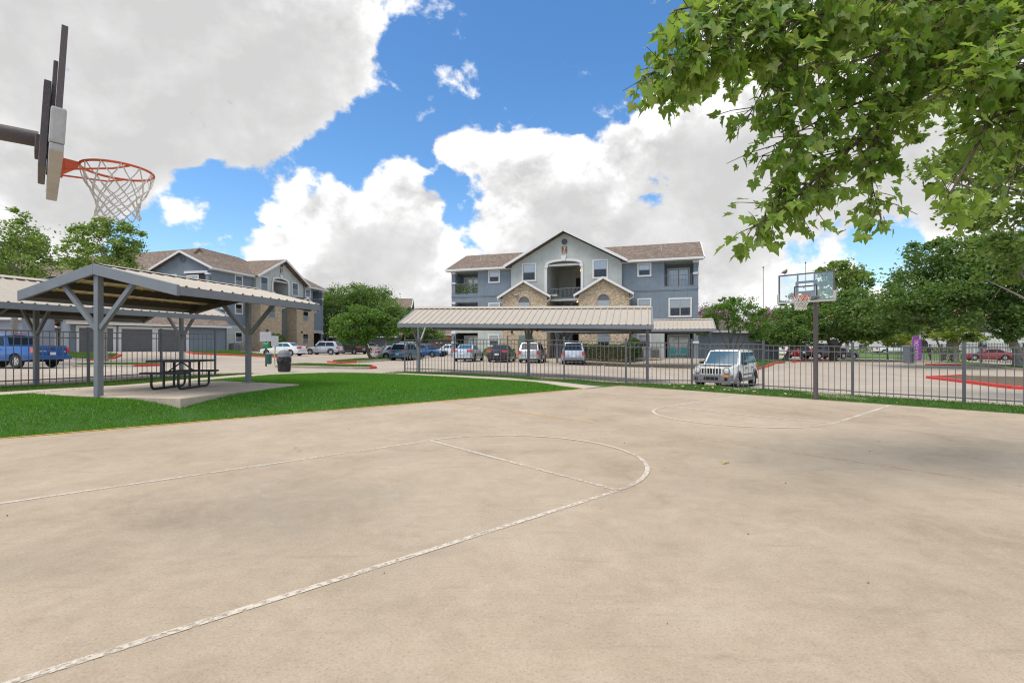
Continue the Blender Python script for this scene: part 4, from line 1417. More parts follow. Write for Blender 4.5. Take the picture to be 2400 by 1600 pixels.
def shelter(root, L, half, ridge, eave, posts, over=(.0, .0), fascia=.24, base=None, sheet_w=.91, brace=(1.15, 1.25), fall=0.0, nb=3, frontmat='steel'):
    """twin slope shelter on one line of posts; x along the ridge, z heights above root"""
    ang = math.atan2(ridge - eave, half)
    run = math.hypot(half, ridge - eave)
    slope = -fall / L
    n = max(1, round(L / sheet_w))
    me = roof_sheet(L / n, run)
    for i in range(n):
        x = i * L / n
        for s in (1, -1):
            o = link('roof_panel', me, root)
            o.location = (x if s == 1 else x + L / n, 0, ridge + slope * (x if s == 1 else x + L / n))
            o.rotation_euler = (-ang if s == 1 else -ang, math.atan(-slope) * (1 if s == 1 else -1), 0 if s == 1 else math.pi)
    cap = MB()
    cap.add([(0, -.28, ridge - .28 * math.tan(ang) + .055), (0, 0, ridge + .055), (0, .28, ridge - .28 * math.tan(ang) + .055), (L, -.28, ridge - .28 * math.tan(ang) + .055 - fall), (L, 0, ridge + .055 - fall), (L, .28, ridge - .28 * math.tan(ang) + .055 - fall)], [(0, 1, 4, 3), (1, 2, 5, 4)])
    cap.build('ridge_cap', MT['roofmetal'], root, recalc=False)
    # purlins
    for s in (1, -1):
        for k in range(nb):
            f = (k + .55) / nb
            y, z = s * half * f, ridge - (ridge - eave) * f - .11
            MB().bar((.06, y, z), (L - .06, y, z - fall), .07, .17).build('purlin', MT['brown'], root)
        MB().bar((0, s * (half - .03), eave - .095), (L, s * (half - .03), eave - .095 - fall), .06, .18).build('eave_beam', MT[frontmat], root)
    # end rafters
    for x in (-.035, L + .035):
        zf = slope * max(0, min(L, x))
        for s in (1, -1):
            c, sn = math.cos(ang), math.sin(ang)
            a = Vector((x, 0, ridge + zf + .03))
            b = Vector((x, s * half, eave + zf + .03))
            dn = Vector((0, 0, -fascia))
            w = Vector((.035, 0, 0))
            MB().hexa([a - w + dn, a + w + dn, b + w + dn, b - w + dn], [a - w, a + w, b + w, b - w]).build('end_rafter', MT['steel'], root, bevel=.006)
    for i, (px, bz) in enumerate(posts):
        zf = slope * px
        edge = px < .12 or px > L - .12
        po = MB().box(px - .066, -.066, bz, px + .066, .066, ridge + zf - .2).box(px - .13, -.13, bz, px + .13, .13, bz + .02).build('post', MT['steel'], root, bevel=.008)
        for s in (1, -1):
            hy = brace[0]
            zt = ridge - (ridge - eave) * hy / half - .17 + zf
            MB().bar((px, s * .07, zt - brace[1]), (px, s * hy, zt), .085, .10).build('brace', MT['steel'], po)
            if not edge:
                MB().bar((px, s * .02, ridge + zf - .3), (px, s * (half - .1), eave + zf - .14), .1, .16).build('rafter', MT['brown'], root)
    return root


pP = at(225, 928, 11.08)
pQ = at(582, 896, 15.4)
pa = math.atan2(pQ.y - pP.y, pQ.x - pP.x)
pl = math.hypot(pQ.x - pP.x, pQ.y - pP.y)
pav = thing('picnic_shelter', 'small grey steel picnic shelter with tan ribbed roof over the picnic table', 'shelter', (pP.x, pP.y, 0), pa)
shelter(pav, pl + .25, 2.36, 3.34, 2.80, [(.055, .28), (pl, SLAB_Z)], nb=3, brace=(1.05, 1.0))

cpa = Vector((-16.25, 16.8))
cpb = Vector((-14.45, 21.5))
ca = math.atan2(cpb.y - cpa.y, cpb.x - cpa.x)
cl = (cpb - cpa).length
dirc = (cpb - cpa).normalized()
st0 = cpa - dirc * 11.0
lc = thing('carport', 'long tan roofed carport behind the picnic shelter at left', 'carport', (st0.x, st0.y, 0), ca)
shelter(lc, 11 + cl + .1, 2.7, 3.80, 2.79, [(.9, .1), (5.95, .12), (11.0, .14), (11.0 + cl, .24)], nb=3)

c1p, c2p = Vector((-4.96, 25.9)), Vector((6.32, 22.9))
ca2 = math.atan2(c2p.y - c1p.y, c2p.x - c1p.x)
cl2 = (c2p - c1p).length
cc_ = thing('carport', 'long tan ribbed roof carport standing in front of building number 7', 'carport', (c1p.x, c1p.y, 0), ca2)
shelter(cc_, cl2 + .15, 2.1, 3.58, 2.66, [(.06, .15), (cl2 * .5 + .15, -.0), (cl2 - .02, -.15)], fall=.21, nb=2)

d1 = Vector((3.7, 40.1))
d2 = Vector((14.7, 36.5))
ca3 = math.atan2(d2.y - d1.y, d2.x - d1.x)
cl3 = (d2 - d1).length
st3 = d1 - (d2 - d1).normalized() * .6
rc = thing('carport', 'shorter carport roof at right partly hidden behind the middle carport', 'carport', (st3.x, st3.y, 0), ca3)
shelter(rc, cl3 + .75, 2.6, 3.62, 2.82, [(.6, .2), (.6 + cl3 * .5, -.05), (.6 + cl3, -.12)], fall=.03, nb=2)

sc = thing('carport', 'small far carport roof between the left garages', 'carport', (-44.5, 45.5, 0), R(50))
shelter(sc, 6.0, 1.9, 3.75, 3.3, [(.3, .9), (5.6, .9)], nb=2)

# ------------------------------------------------------------------ fences
PICK = MB().box(-.009, -.009, 0, .009, .009, 1.62).mesh('picket', MT['fence'])
POST = MB().box(-.032, -.032, -.35, .032, .032, 1.83).box(-.038, -.038, 1.83, .038, .038, 1.86).mesh('fence_post', MT['fence'])


def fence(name, label, pts, npk, gapfirst=False):
    """posts at pts (x, y, z); level panels between them, stepping with the ground"""
    root = thing(name, label, 'fence', (pts[0][0], pts[0][1], 0))
    o0 = Vector((pts[0][0], pts[0][1], 0))
    for p in pts:
        link('post', POST, root, Vector(p) - o0)
    for a, b, n in zip(pts[:-1], pts[1:], npk):
        A_, B_ = Vector((a[0], a[1], 0)), Vector((b[0], b[1], 0))
        d = (B_ - A_)
        ang = math.atan2(d.y, d.x)
        z = (a[2] + b[2]) / 2
        dz = (b[2] - a[2]) * .25
        for h in (1.69, 1.50, .17):
            p, q = A_ + d.normalized() * .033 - o0, B_ - d.normalized() * .033 - o0
            MB().bar((p.x, p.y, z - dz + h), (q.x, q.y, z + dz + h), .032, .034).build('rail', MT['fence'], root)
        for k in range(1, n):
            f = k / n
            P = A_.lerp(B_, f) - o0
            link('picket', PICK, root, (P.x, P.y, z - dz + 2 * dz * f + .07 + random.uniform(-.006, .006)), ang)
            root.children[-1].scale.z = 1.10
    return root


fence('picket_fence', 'grey steel picket fence from the lot gap past the middle carport to the right edge', [(-5.6, 25.7, .196), (-2.81, 24.0, .178), (-.2, 22.45, .163), (2.22, 20.95, .09), (4.62, 19.95, .016), (7.2, 19.7, -.03), (9.45, 18.5, -.097), (11.7, 16.9, -.19), (13.6, 14.8, -.195), (15.4, 12.6, -.2), (17.2, 10.4, -.2)], [16, 16, 15, 15, 15, 15, 16, 15, 16, 16])
fence('picket_fence', 'grey steel picket fence at left running behind the picnic shelter', [(-17.0, 8.2, .33), (-15.9, 10.9, .32), (-14.9, 13.6, .31), (-13.95, 16.2, .29), (-13.05, 18.3, .33), (-12.13, 20.1, .345)], [17, 17, 16, 14, 12])

ff = thing('picket_fence', 'dark picket fence on the far verge across the road at right', 'fence', (36.9, 31.5, 0))
fx = [(31.6, 20.5), (34.2, 26.5), (36.9, 31.5), (39.5, 37.5), (41.0, 43), (41.9, 48), (41.2, 53)]
for i, (a, b) in enumerate(zip(fx[:-1], fx[1:])):
    za, zb = th(*a), th(*b)
    A_, B_ = Vector((a[0] - 36.9, a[1] - 31.5, za)), Vector((b[0] - 36.9, b[1] - 31.5, zb))
    MB().box(-.05, -.05, 0, .05, .05, 1.75).build('post', MT['darksteel'], ff, loc=A_)
    m_ = MB()
    for h in (.2, 1.4, 1.62):
        m_.bar(A_ + Vector((0, 0, h)), B_ + Vector((0, 0, h)), .04, .04)
    m_.build('rail', MT['darksteel'], ff)
    m_ = MB()
    for k in range(1, 30):
        p = A_.lerp(B_, k / 30)
        m_.box(p.x - .011, p.y - .011, p.z + .08, p.x + .011, p.y + .011, p.z + 1.75)
    m_.build('picket', MT['darksteel'], ff)['kind'] = 'stuff'


# ------------------------------------------------------------------ basketball goals
def goal(label, base, ang, dirt, cord, full=True, lean=0.0):
    """root at the pole foot; +x towards the court"""
    r = thing('basketball_goal', label, 'basketball goal', base, ang)
    dk = MT['polebrown']
    MB().tube([(0, 0, -.4), (0, 0, 3.02)], .062, 16).build('pole', dk, r, smooth=True)
    bx = .82
    arm = MB().tube([(-.06, 0, 2.98), (bx - .08, 0, 3.0)], .055, 16).build('arm', dk, r, smooth=True)
    zb, zt, hw = 2.76, 3.55, .70
    bo = MB().box(bx - .006, -hw + .03, zb + .03, bx + .006, hw - .03, zt - .03).build('backboard', MT['boardglass'], r)
    fr = MB()
    fr.box(bx - .018, -hw, zb, bx + .014, hw, zb + .035).box(bx - .018, -hw, zt - .035, bx + .014, hw, zt).box(bx - .018, -hw, zb + .035, bx + .014, -hw + .035, zt - .035).box(bx - .018, hw - .035, zb + .035, bx + .014, hw, zt - .035)
    fr.build('board_frame', dk, bo)
    sq = MB()
    y0, z0, z1, t = .29, 2.90, 3.20, .03
    sq.box(bx + .007, -y0, z1 - t, bx + .011, y0, z1).box(bx + .007, -y0, z0, bx + .011, -y0 + t, z1 - t).box(bx + .007, y0 - t, z0, bx + .011, y0, z1 - t)
    sq.build('target_square', MT['black'], bo)
    sw = MB()
    sw.box(bx + .012, -y0 + t, z1 - t - .012, bx + .014, y0 - t, z1 - t).box(bx + .012, -y0 + t, z0, bx + .014, -y0 + t + .012, z1 - t).box(bx + .012, y0 - t - .012, z0, bx + .014, y0 - t, z1 - t)
    sw.build('target_line', MT['pad'], bo)
    # grey bottom and corner padding
    MB().box(bx - .036, -hw - .03, zb - .03, bx + .034, hw + .03, zb + .02).build('bottom_pad', MT['pad'], bo, bevel=.012, seg=2)
    for s in (1, -1):
        MB().box(bx - .040, min(s * (hw - .03), s * (hw + .035)), zb + .021, bx + .036, max(s * (hw - .03), s * (hw + .035)), zb + .25).build('corner_pad', MT['pad'], bo, bevel=.015, seg=2)
    # mounting frame behind the board
    mf = MB()
    for s in (1, -1):
        mf.box(bx - .045, s * .21 - .02, zb + .05, bx - .020, s * .21 + .02, zt - .04)
    mf.box(bx - .085, -.27, zb - .02, bx - .046, .27, zb + .05).box(bx - .085, -.27, 3.28, bx - .046, .27, 3.34).box(bx - .085, -.27, zb + .05, bx - .046, -.21, 3.28).box(bx - .085, .21, zb + .05, bx - .046, .27, 3.28)
    mf.box(bx - .08, -.21, 3.0, bx - .05, .21, 3.06)
    mf.box(bx - .11, -.12, 2.88, bx - .05, .12, 2.999)
    mf.build('mounting_frame', dk, r, bevel=.004)
    # rim
    rz = 2.885
    rx = bx + .14 + .2286
    MB().box(bx + .015, -.1, rz - .11, bx + .05, .1, rz + .04).hexa([(bx + .05, -.07, rz - .09), (bx + .05, .07, rz - .09), (bx + .05, .07, rz - .0), (bx + .05, -.07, rz - .0)], [(bx + .135, -.045, rz - .03), (bx + .135, .045, rz - .03), (bx + .135, .045, rz + .0), (bx + .135, -.045, rz + .0)]).build('rim_bracket', MT['rim'], r, bevel=.005)
    ring = [(rx + .2286 * math.cos(t), .2286 * math.sin(t), rz) for t in np.linspace(0, 2 * math.pi, 49)[:-1]]
    rim = MB().tube(ring, .0095, 8, closed=True).build('rim', MT['rim'], r, smooth=True)
    st = MB()
    for s in (1, -1):
        st.tube([(bx + .05, s * .09, rz - .09), (rx - .05, s * .20, rz - .045), (rx + .05, s * .222, rz - .006)], .007, 6)
    st.build('rim_strut', MT['rim'], rim, smooth=True)
    # net: 12 strands each way, wandering a little
    N = 12
    rows = [(.2286, 0, 0), (.205, -.10, .5), (.170, -.165, 1.0), (.148, -.215, 1.5), (.136, -.255, 2.0), (.131, -.295, 2.5), (.134, -.335, 3.0), (.142, -.37, 3.5)]
    mb = MB()
    rnd = random.Random(3)
    jit = {}

    def node(i, row):
        key_ = (i % (2 * N), row)
        if key_ not in jit:
            jit[key_] = (rnd.uniform(-.006, .006), rnd.uniform(-.008, .008), rnd.uniform(-.07, .07))
        j = jit[key_]
        rad, dz, _ = rows[row]
        t = math.pi * 2 * (i / (2 * N)) + j[2] * (.35 if row else 0)
        return Vector((rx + (rad + j[0] * (row > 0)) * math.cos(t), (rad + j[0] * (row > 0)) * math.sin(t), rz + dz + j[1] * (row > 0)))
    for k in range(N):
        for sgn in (1, -1):
            pts = [node(2 * k + sgn * row, row) for row in range(len(rows))]
            if sgn == -1:
                c = Vector((rx, 0, 0))
                pts = [p + (Vector((p.x, p.y, 0)) - c).normalized() * .006 for p in pts]
            out = []
            for p, q in zip(pts[:-1], pts[1:]):
                out += [p, p.lerp(q, .5) + Vector((0, 0, -.006))]
            out.append(pts[-1])
            mb.tube(out, cord, 5)
    mb.build('net', MT['net'], r, smooth=True)
    return r


def court_ang(v):
    return math.atan2(v.y, v.x)


nf = Matrix.Rotation(R(2.6), 3, 'Z') @ E1
nb_ = court(.235, -4.95) - nf * (.82 + .14 + .2286)
ng = goal('near basketball goal at left edge seen edge on from below its rim', nb_, court_ang(nf), True, .0045)
fb_ = court(U_END - .02, -4.83)
fg = goal('far basketball goal with clear backboard at the fence end of the court', fb_, court_ang(-E1), True, .008)
for o in ng.children:
    if o.name.startswith(('backboard', 'mounting_frame')):
        # the near board tips forward a little
        o.matrix_parent_inverse = Matrix.Translation((.82, 0, 2.76)) @ Matrix.Rotation(R(3.0), 4, 'Y') @ Matrix.Translation((-.82, 0, -2.76))

bpos = fb_ - E1 * .82 + E2 * (-.53) + Vector((0, 0, 3.55))
bird = thing('bird', 'small brown dove perched on top of the far backboard', 'bird', bpos, .6)
body = [(-.13, 0, .05, .012), (-.06, 0, .075, .04), (.0, 0, .085, .052), (.05, 0, .105, .042), (.075, 0, .135, .028), (.09, 0, .155, .027), (.108, 0, .158, .018)]
MB().tube([(b[0], b[1], b[2]) for b in body], [b[3] for b in body], 10).build('body', MT['bird'], bird, smooth=True)
MB().hexa([(-.12, -.018, .045), (-.12, .018, .045), (-.12, .018, .052), (-.12, -.018, .052)], [(-.23, -.022, .02), (-.23, .022, .02), (-.23, .022, .026), (-.23, -.022, .026)]).build('tail', MT['bird'], bird)
MB().tube([(.105, 0, .157), (.135, 0, .15)], [.007, .002], 6).build('beak', MT['black'], bird)
for s in (1, -1):
    MB().tube([(.01, s * .02, .05), (.015, s * .02, 0)], .004, 5).build('leg', MT['rim'], bird)
    MB().tube([(.05, s * .04, .1), (-.03, s * .05, .08), (-.13, s * .025, .055)], [.012, .02, .006], 6).build('wing', MT['bark'], bird, smooth=True)

# ------------------------------------------------------------------ picnic table
tpos = Vector((-8.93, 13.3, SLAB_Z))
ta = R(4)
tb = thing('picnic_table', 'black coated steel picnic table with two attached benches on the slab', 'picnic table', tpos, ta)
L2 = .56


def mesh_top(x0, x1, y0, y1, z):
    """expanded-metal slab with rounded rim and open grid"""
    mb = MB()
    mb.box(x0, y0, z - .05, x1, y0 + .03, z).box(x0, y1 - .03, z - .05, x1, y1, z).box(x0, y0 + .03, z - .05, x0 + .03, y1 - .03, z).box(x1 - .03, y0 + .03, z - .05, x1, y1 - .03, z)
    n = int((x1 - x0) / .05)
    for i in range(1, n):
        x = x0 + (x1 - x0) * i / n
        mb.box(x - .011, y0 + .03, z - .028, x + .011, y1 - .03, z - .006)
    m = int((y1 - y0) / .06)
    for i in range(1, m):
        y = y0 + (y1 - y0) * i / m
        mb.box(x0 + .03, y - .011, z - .03, x1 - .03, y + .011, z - .008)
    return mb


mesh_top(-L2 - .01, L2 + .01, -.565, .565, .76).build('table_top', MT['black'], tb)
for s in (1, -1):
    mesh_top(-L2 + .02, L2 - .02, s * .72 - .13, s * .72 + .13, .46).build('bench', MT['black'], tb)
for x in (-.33, .33):
    fr = MB()
    rr = .12
    pts = [(x, -.72, .41)]
    for t in np.linspace(math.pi, 1.5 * math.pi, 6):
        pts.append((x, -.72 + rr + rr * math.cos(t), .032 + rr + rr * math.sin(t)))
    for t in np.linspace(1.5 * math.pi, 2 * math.pi, 6):
        pts.append((x, .72 - rr + rr * math.cos(t), .032 + rr + rr * math.sin(t)))
    pts.append((x, .72, .41))
    fo = fr.tube(pts, .03, 10).build('leg_frame', MT['black'], tb, smooth=True)
    for y in (-.22, .22):
        MB().tube([(x, y, .05), (x, y, .71)], .03, 10).build('upright', MT['black'], fo, smooth=True)
    MB().bar((x, -.22, .45), (x, .22, .45), .03, .03).build('cross_tie', MT['black'], fo)
    MB().bar((x, 0, .46), (0, 0, .70), .028, .028).build('brace', MT['black'], fo)

# ------------------------------------------------------------------ bin, station, utility things
tz = th(-11.3, 24.4)
tc_ = thing('trash_can', 'dark slatted trash can with domed lid and black liner bag', 'trash can', (-11.25, 24.3, tz + .02))
MB().lathe([(.25, 0), (.275, .02), (.285, .70), (.27, .72)], 22).build('can_body', MT['canbody'], tc_, smooth=True)
sl = MB()
for k in range(26):
    t = 2 * math.pi * k / 26
    sl.bar((.285 * math.cos(t), .285 * math.sin(t), .04), (.298 * math.cos(t), .298 * math.sin(t), .66), .035, .014, (math.cos(t), math.sin(t), 0))
sl.build('slat', MT['canbody'], tc_)['kind'] = 'stuff'
bg = MB()
pr = []
for i, (rr, z) in enumerate([(.30, .40), (.325, .46), (.335, .55), (.33, .65), (.32, .72), (.30, .745)]):
    ring = []
    for k in range(28):
        t = 2 * math.pi * k / 28
        f = 1 + .05 * math.sin(5 * t + i) + .03 * math.sin(11 * t + 2 * i)
        dz = (.10 * math.sin(3 * t + .6) if i == 0 else 0)
        ring.append((rr * f * math.cos(t), rr * f * math.sin(t), z + dz))
    pr.append(ring)
vs = [p for r_ in pr for p in r_]
fs = [(i * 28 + k, i * 28 + (k + 1) % 28, (i + 1) * 28 + (k + 1) % 28, (i + 1) * 28 + k) for i in range(5) for k in range(28)]
bg.add(vs, fs)
bg.tube([(.1, -.34, .66), (.03, -.37, .55), (-.06, -.365, .5)], [.05, .08, .03], 8)
bg.build('liner_bag', MT['bag'], tc_, smooth=True)
MB().lathe([(.315, .72), (.325, .76), (.30, .80), (.29, .88), (.255, .96), (.19, 1.03), (.09, 1.065), (.02, 1.07)], 22).build('dome_lid', MT['plastic'], tc_, smooth=True)

sz = th(-14.0, 28)
ds = thing('pet_waste_station', 'pet waste station post with green dispenser, signs and dark green bin', 'waste station', (-14.0, 28.0, sz))
MB().box(-.035, -.035, -.2, .035, .035, 1.95).build('post', MT['bark'], ds)
MB().box(-.33, -.06, 1.4, .33, -.036, 1.93).build('sign_panel', MT['sign'], ds, bevel=.02)
MB().box(-.10, -.18, 1.02, .20, .1, 1.28).box(-.10, -.12, 1.28, .20, .08, 1.33).build('bag_dispenser', MT['green'], ds, bevel=.03)
MB().box(.05, -.12, .12, .28, .12, .68).build('waste_bin', MT['dgreen'], ds, bevel=.03)
MB().box(.03, -.14, .68, .30, .14, .75).build('bin_lid', MT['lapl'], ds, bevel=.03)
nt = thing('notice_board', 'small white notice panel standing right of the pet waste station', 'sign', (-13.98, 29.0, th(-13.98, 29)))
MB().tube([(0, 0, -.1), (-.02, 0, .6), (.05, 0, 1.3)], .03, 6).build('stake', MT['walk'], nt)
MB().box(-.2, -.03, 1.15, .22, .0, 1.75).build('panel', MT['sign'], nt)


def b7pt(a, b, z=0.0):
    d = Vector((math.cos(B7a), math.sin(B7a), 0))
    n = Vector((math.sin(B7a), -math.cos(B7a), 0))
    p = B7 + d * a + n * b
    return Vector((p.x, p.y, B7.z + z))


def ac_unit(label, loc, rz):
    r = thing('air_conditioner', label, 'air conditioner', loc, rz, 'condensing units beside building 7')
    MB().box(-.4, -.4, .06, .4, .4, .85).build('case', MT['acbox'], r, bevel=.02)
    g = MB()
    for k in range(9):
        g.box(-.36, -.415, .14 + k * .075, .36, -.4, .165 + k * .075)
    g.build('grille', MT['dark'], r)
    MB().lathe([(.34, .85), (.34, .88), (.1, .9), (.02, .9)], 16).build('fan_guard', MT['dark'], r)
    MB().box(-.5, -.5, -.1, .5, .5, .06).build('pad', MT['walk'], r)
    return r


ac_unit('grey air conditioner beside the round shrub at building 7', b7pt(19.0, .9), B7a)
ac_unit('grey air conditioner next to the patio with the teal chairs', b7pt(20.4, .9), B7a)
ac_unit('dark air conditioner in front of the left stone bay of the left building', Vector((-29.7, 54.5, 1.05)), 1.3).pop('group')
ac_unit('dark air conditioner by the blue garage end at left', Vector((-29.9, 53.0, 1.05)), 1.3).pop('group')

mbx = thing('meter_box', 'tall dull green meter cabinet against the left stone bay', 'meter cabinet', b7pt(8.9, 2.05), B7a)
MB().box(-.9, -.25, -.3, .35, .2, 2.15).build('cabinet', MT['hydr'], mbx, bevel=.02)
MB().box(.36, -.25, -.3, 1.0, .2, 1.45).build('side_cabinet', MT['hydr'], mbx, bevel=.02)
MB().box(-.28, -.27, .2, -.26, -.249, 2.0).box(.05, -.28, 1.0, .1, -.25, 1.2).build('door_seam', MT['dark'], mbx)


def chair(label, loc, rz):
    r = thing('patio_chair', label, 'chair', loc, rz, 'teal chairs on the patio')
    MB().box(-.25, -.25, .40, .25, .22, .44).build('seat', MT['teal'], r, bevel=.015)
    b = MB()
    for k in range(5):
        b.hexa([(-.25 + k * .105, .2, .44), (-.17 + k * .105, .2, .44), (-.17 + k * .105, .23, .44), (-.25 + k * .105, .23, .44)], [(-.25 + k * .105, .30, .9), (-.17 + k * .105, .30, .9), (-.17 + k * .105, .33, .9), (-.25 + k * .105, .33, .9)])
    b.box(-.26, .3, .86, .26, .335, .95)
    b.build('backrest', MT['teal'], r)
    for x in (-.24, .24):
        MB().bar((x, -.26, .62), (x, .27, .66), .05, .03).build('armrest', MT['teal'], r)
        for y in (-.23, .2):
            MB().bar((x, y, 0), (x * .98, y, .62 if y < 0 else .4), .05, .05).build('leg', MT['teal'], r)
    return r


chair('left of two teal plastic chairs on the ground floor patio', b7pt(21.95, -.55, .03), B7a + R(180))
chair('right of two teal plastic chairs on the ground floor patio', b7pt(22.95, -.55, .03), B7a + R(180))

ub = thing('utility_box', 'tall blue grey utility box beside the purple feather banner', 'utility box', (35.15, 43.6, .1), R(20))
MB().box(-.32, -.3, 0, .32, .3, 1.45).build('cabinet', MT['boxblue'], ub, bevel=.02)
MB().box(-.35, -.33, 1.45, .35, .33, 1.55).build('lid', MT['lap'], ub, bevel=.02)
MB().box(-.01, -.312, .1, .01, -.3, 1.4).box(.1, -.32, .7, .16, -.3, .8).build('door_seam', MT['dark'], ub)

fz = .18
bn = thing('feather_banner', 'purple feather banner flag with white upright lettering at the roadside', 'banner', (36.2, 44.0, fz), R(-38))
MB().tube([(-.33, 0, -.2), (-.33, 0, 1.9), (-.27, 0, 2.25), (-.1, 0, 2.42), (.3, 0, 2.46)], [.02, .018, .014, .01, .008], 8).build('pole', MT['pad'], bn, smooth=True)
fl = MB()
out = [(-.31, .12), (.30, .14), (.32, 1.2), (.33, 2.2), (.31, 2.44), (.0, 2.42), (-.2, 2.3), (-.29, 2.1), (-.31, 1.8)]
fl.prism([(x, -.006, z) for x, z in out], (0, .012, 0))
fo = fl.build('flag', MT['plum'], bn)
MB().box(-.27, -.012, 1.98, .33, -.007, 2.0).box(.05, -.012, 2.0, .13, -.007, 2.38).build('stripe', MT['leaf_lt'], fo)
MB().box(.15, -.012, 2.0, .30, -.007, 2.4).build('stripe', MT['lapl'], fo)
cu = bpy.data.curves.new('banner_text', 'FONT')
cu.body = 'MOVE IN SPECIALS'
cu.size = .30
cu.extrude = .002
me = text_mesh(cu, 'banner_text')
me.materials.append(MT['letter'])
xs_ = [v.co.x for v in me.vertices]
sc_ = 1.78 / (max(xs_) - min(xs_))
t_ = link('lettering', me, fo, (.11, -.012, .17))
t_.rotation_euler = (R(90), R(-90), 0)
t_.scale = (sc_, 1.35, 1)


def mast(label, x, y0, y1, Y):
    p = at(x, y1, Y)
    g = th(p.x, p.y)
    top = at(x, y0, Y).z
    r = thing('flagpole', label, 'pole', (p.x, p.y, g), 0, 'bare poles behind the crape myrtles')
    MB().tube([(0, 0, -.2), (0, 0, top - g)], [.09, .05], 10).build('shaft', MT['walk'], r, smooth=True)
    MB().lathe([(.02, 0), (.11, .05), (.11, .14), (.02, .2)], 10).build('finial', MT['brown'], r, loc=(0, 0, top - g))


mast('tall bare pole left of the far backboard', 1789, 628, 820, 70)
mast('tall bare pole rising behind the far backboard', 1888, 617, 820, 70)
# ------------------------------------------------------------------ vehicles
WHC = {}


def wheel_meshes(r, w=.21):
    k = round(r, 2)
    if k not in WHC:
        t = MB().lathe([(r * .62, -w / 2), (r * .93, -w / 2), (r, -w * .3), (r, w * .3), (r * .93, w / 2), (r * .62, w / 2)], 24, cap=False).mesh('tyre', MT['tyre'], True)
        a = MB()
        a.lathe([(r * .64, -w * .2), (r * .64, w * .36), (r * .58, w * .38), (r * .56, w * .2), (.03, w * .16)], 24)
        for i in range(5):
            for d in (-.16, .16):
                q = 2 * math.pi * i / 5
                a.bar((r * .1 * math.cos(q), r * .1 * math.sin(q), w * .34), (r * .6 * math.cos(q + d), r * .6 * math.sin(q + d), w * .30), r * .11, .03, (0, 0, 1))
        a.lathe([(r * .14, w * .2), (r * .13, w * .38), (.01, w * .4)], 12)
        WHC[k] = (t, a.mesh('rim', MT['alloy'], True), MB().lathe([(r * .58, -w * .3), (r * .58, w * .15), (.01, w * .15)], 20).mesh('brake', MT['under']))
    return WHC[k]


def arch_pts(cx, cz, r, z0, n=9):
    a0 = math.asin(max(-1, min(1, (z0 - cz) / r)))
    return [(cx + r * math.cos(t), cz + r * math.sin(t)) for t in np.linspace(math.pi - a0, a0, n)]


SEDAN = dict(L=4.7, W=1.82, H=1.45, wb=2.75, r=.33, belt=.95, hood=.82, hoodf=.70, cowl=.82, wtop=.20, rtop=-.90, rbase=-1.66, deck=1.06, clear=.22, wshift=.05)
COUPE = dict(SEDAN, L=4.6, H=1.42, rtop=-.9, rbase=-1.75, deck=.97)
SUV = dict(L=4.65, W=1.86, H=1.69, wb=2.7, r=.36, belt=1.03, hood=1.0, hoodf=.86, cowl=.95, wtop=.38, rtop=-1.75, rbase=-2.18, deck=1.05, clear=.27, wshift=.03)
SMALLSUV = dict(SUV, L=4.25, W=1.8, H=1.67, wb=2.56, r=.35, cowl=.85, wtop=.32, rtop=-1.6, rbase=-1.98)
BOXSUV = dict(SUV, L=4.25, W=1.81, H=1.70, wb=2.57, r=.36, cowl=.95, wtop=.5, rtop=-1.78, rbase=-2.0, hood=1.02, hoodf=.95)
OLDSUV = dict(SUV, L=4.44, W=1.80, H=1.76, wb=2.65, r=.37, cowl=.92, wtop=.36, rtop=-1.78, rbase=-2.08, hood=1.08, hoodf=1.0, belt=1.08, clear=.38, deck=1.1)
PICKUP = dict(L=5.8, W=2.0, H=1.90, wb=3.56, r=.40, belt=1.18, hood=1.16, hoodf=1.05, cowl=1.15, wtop=.55, rtop=-.60, rbase=-.95, deck=1.22, clear=.42, wshift=.12)


def lerp4(P, u, v):
    a = Vector(P[0]).lerp(Vector(P[1]), u)
    b = Vector(P[3]).lerp(Vector(P[2]), u)
    return a.lerp(b, v)


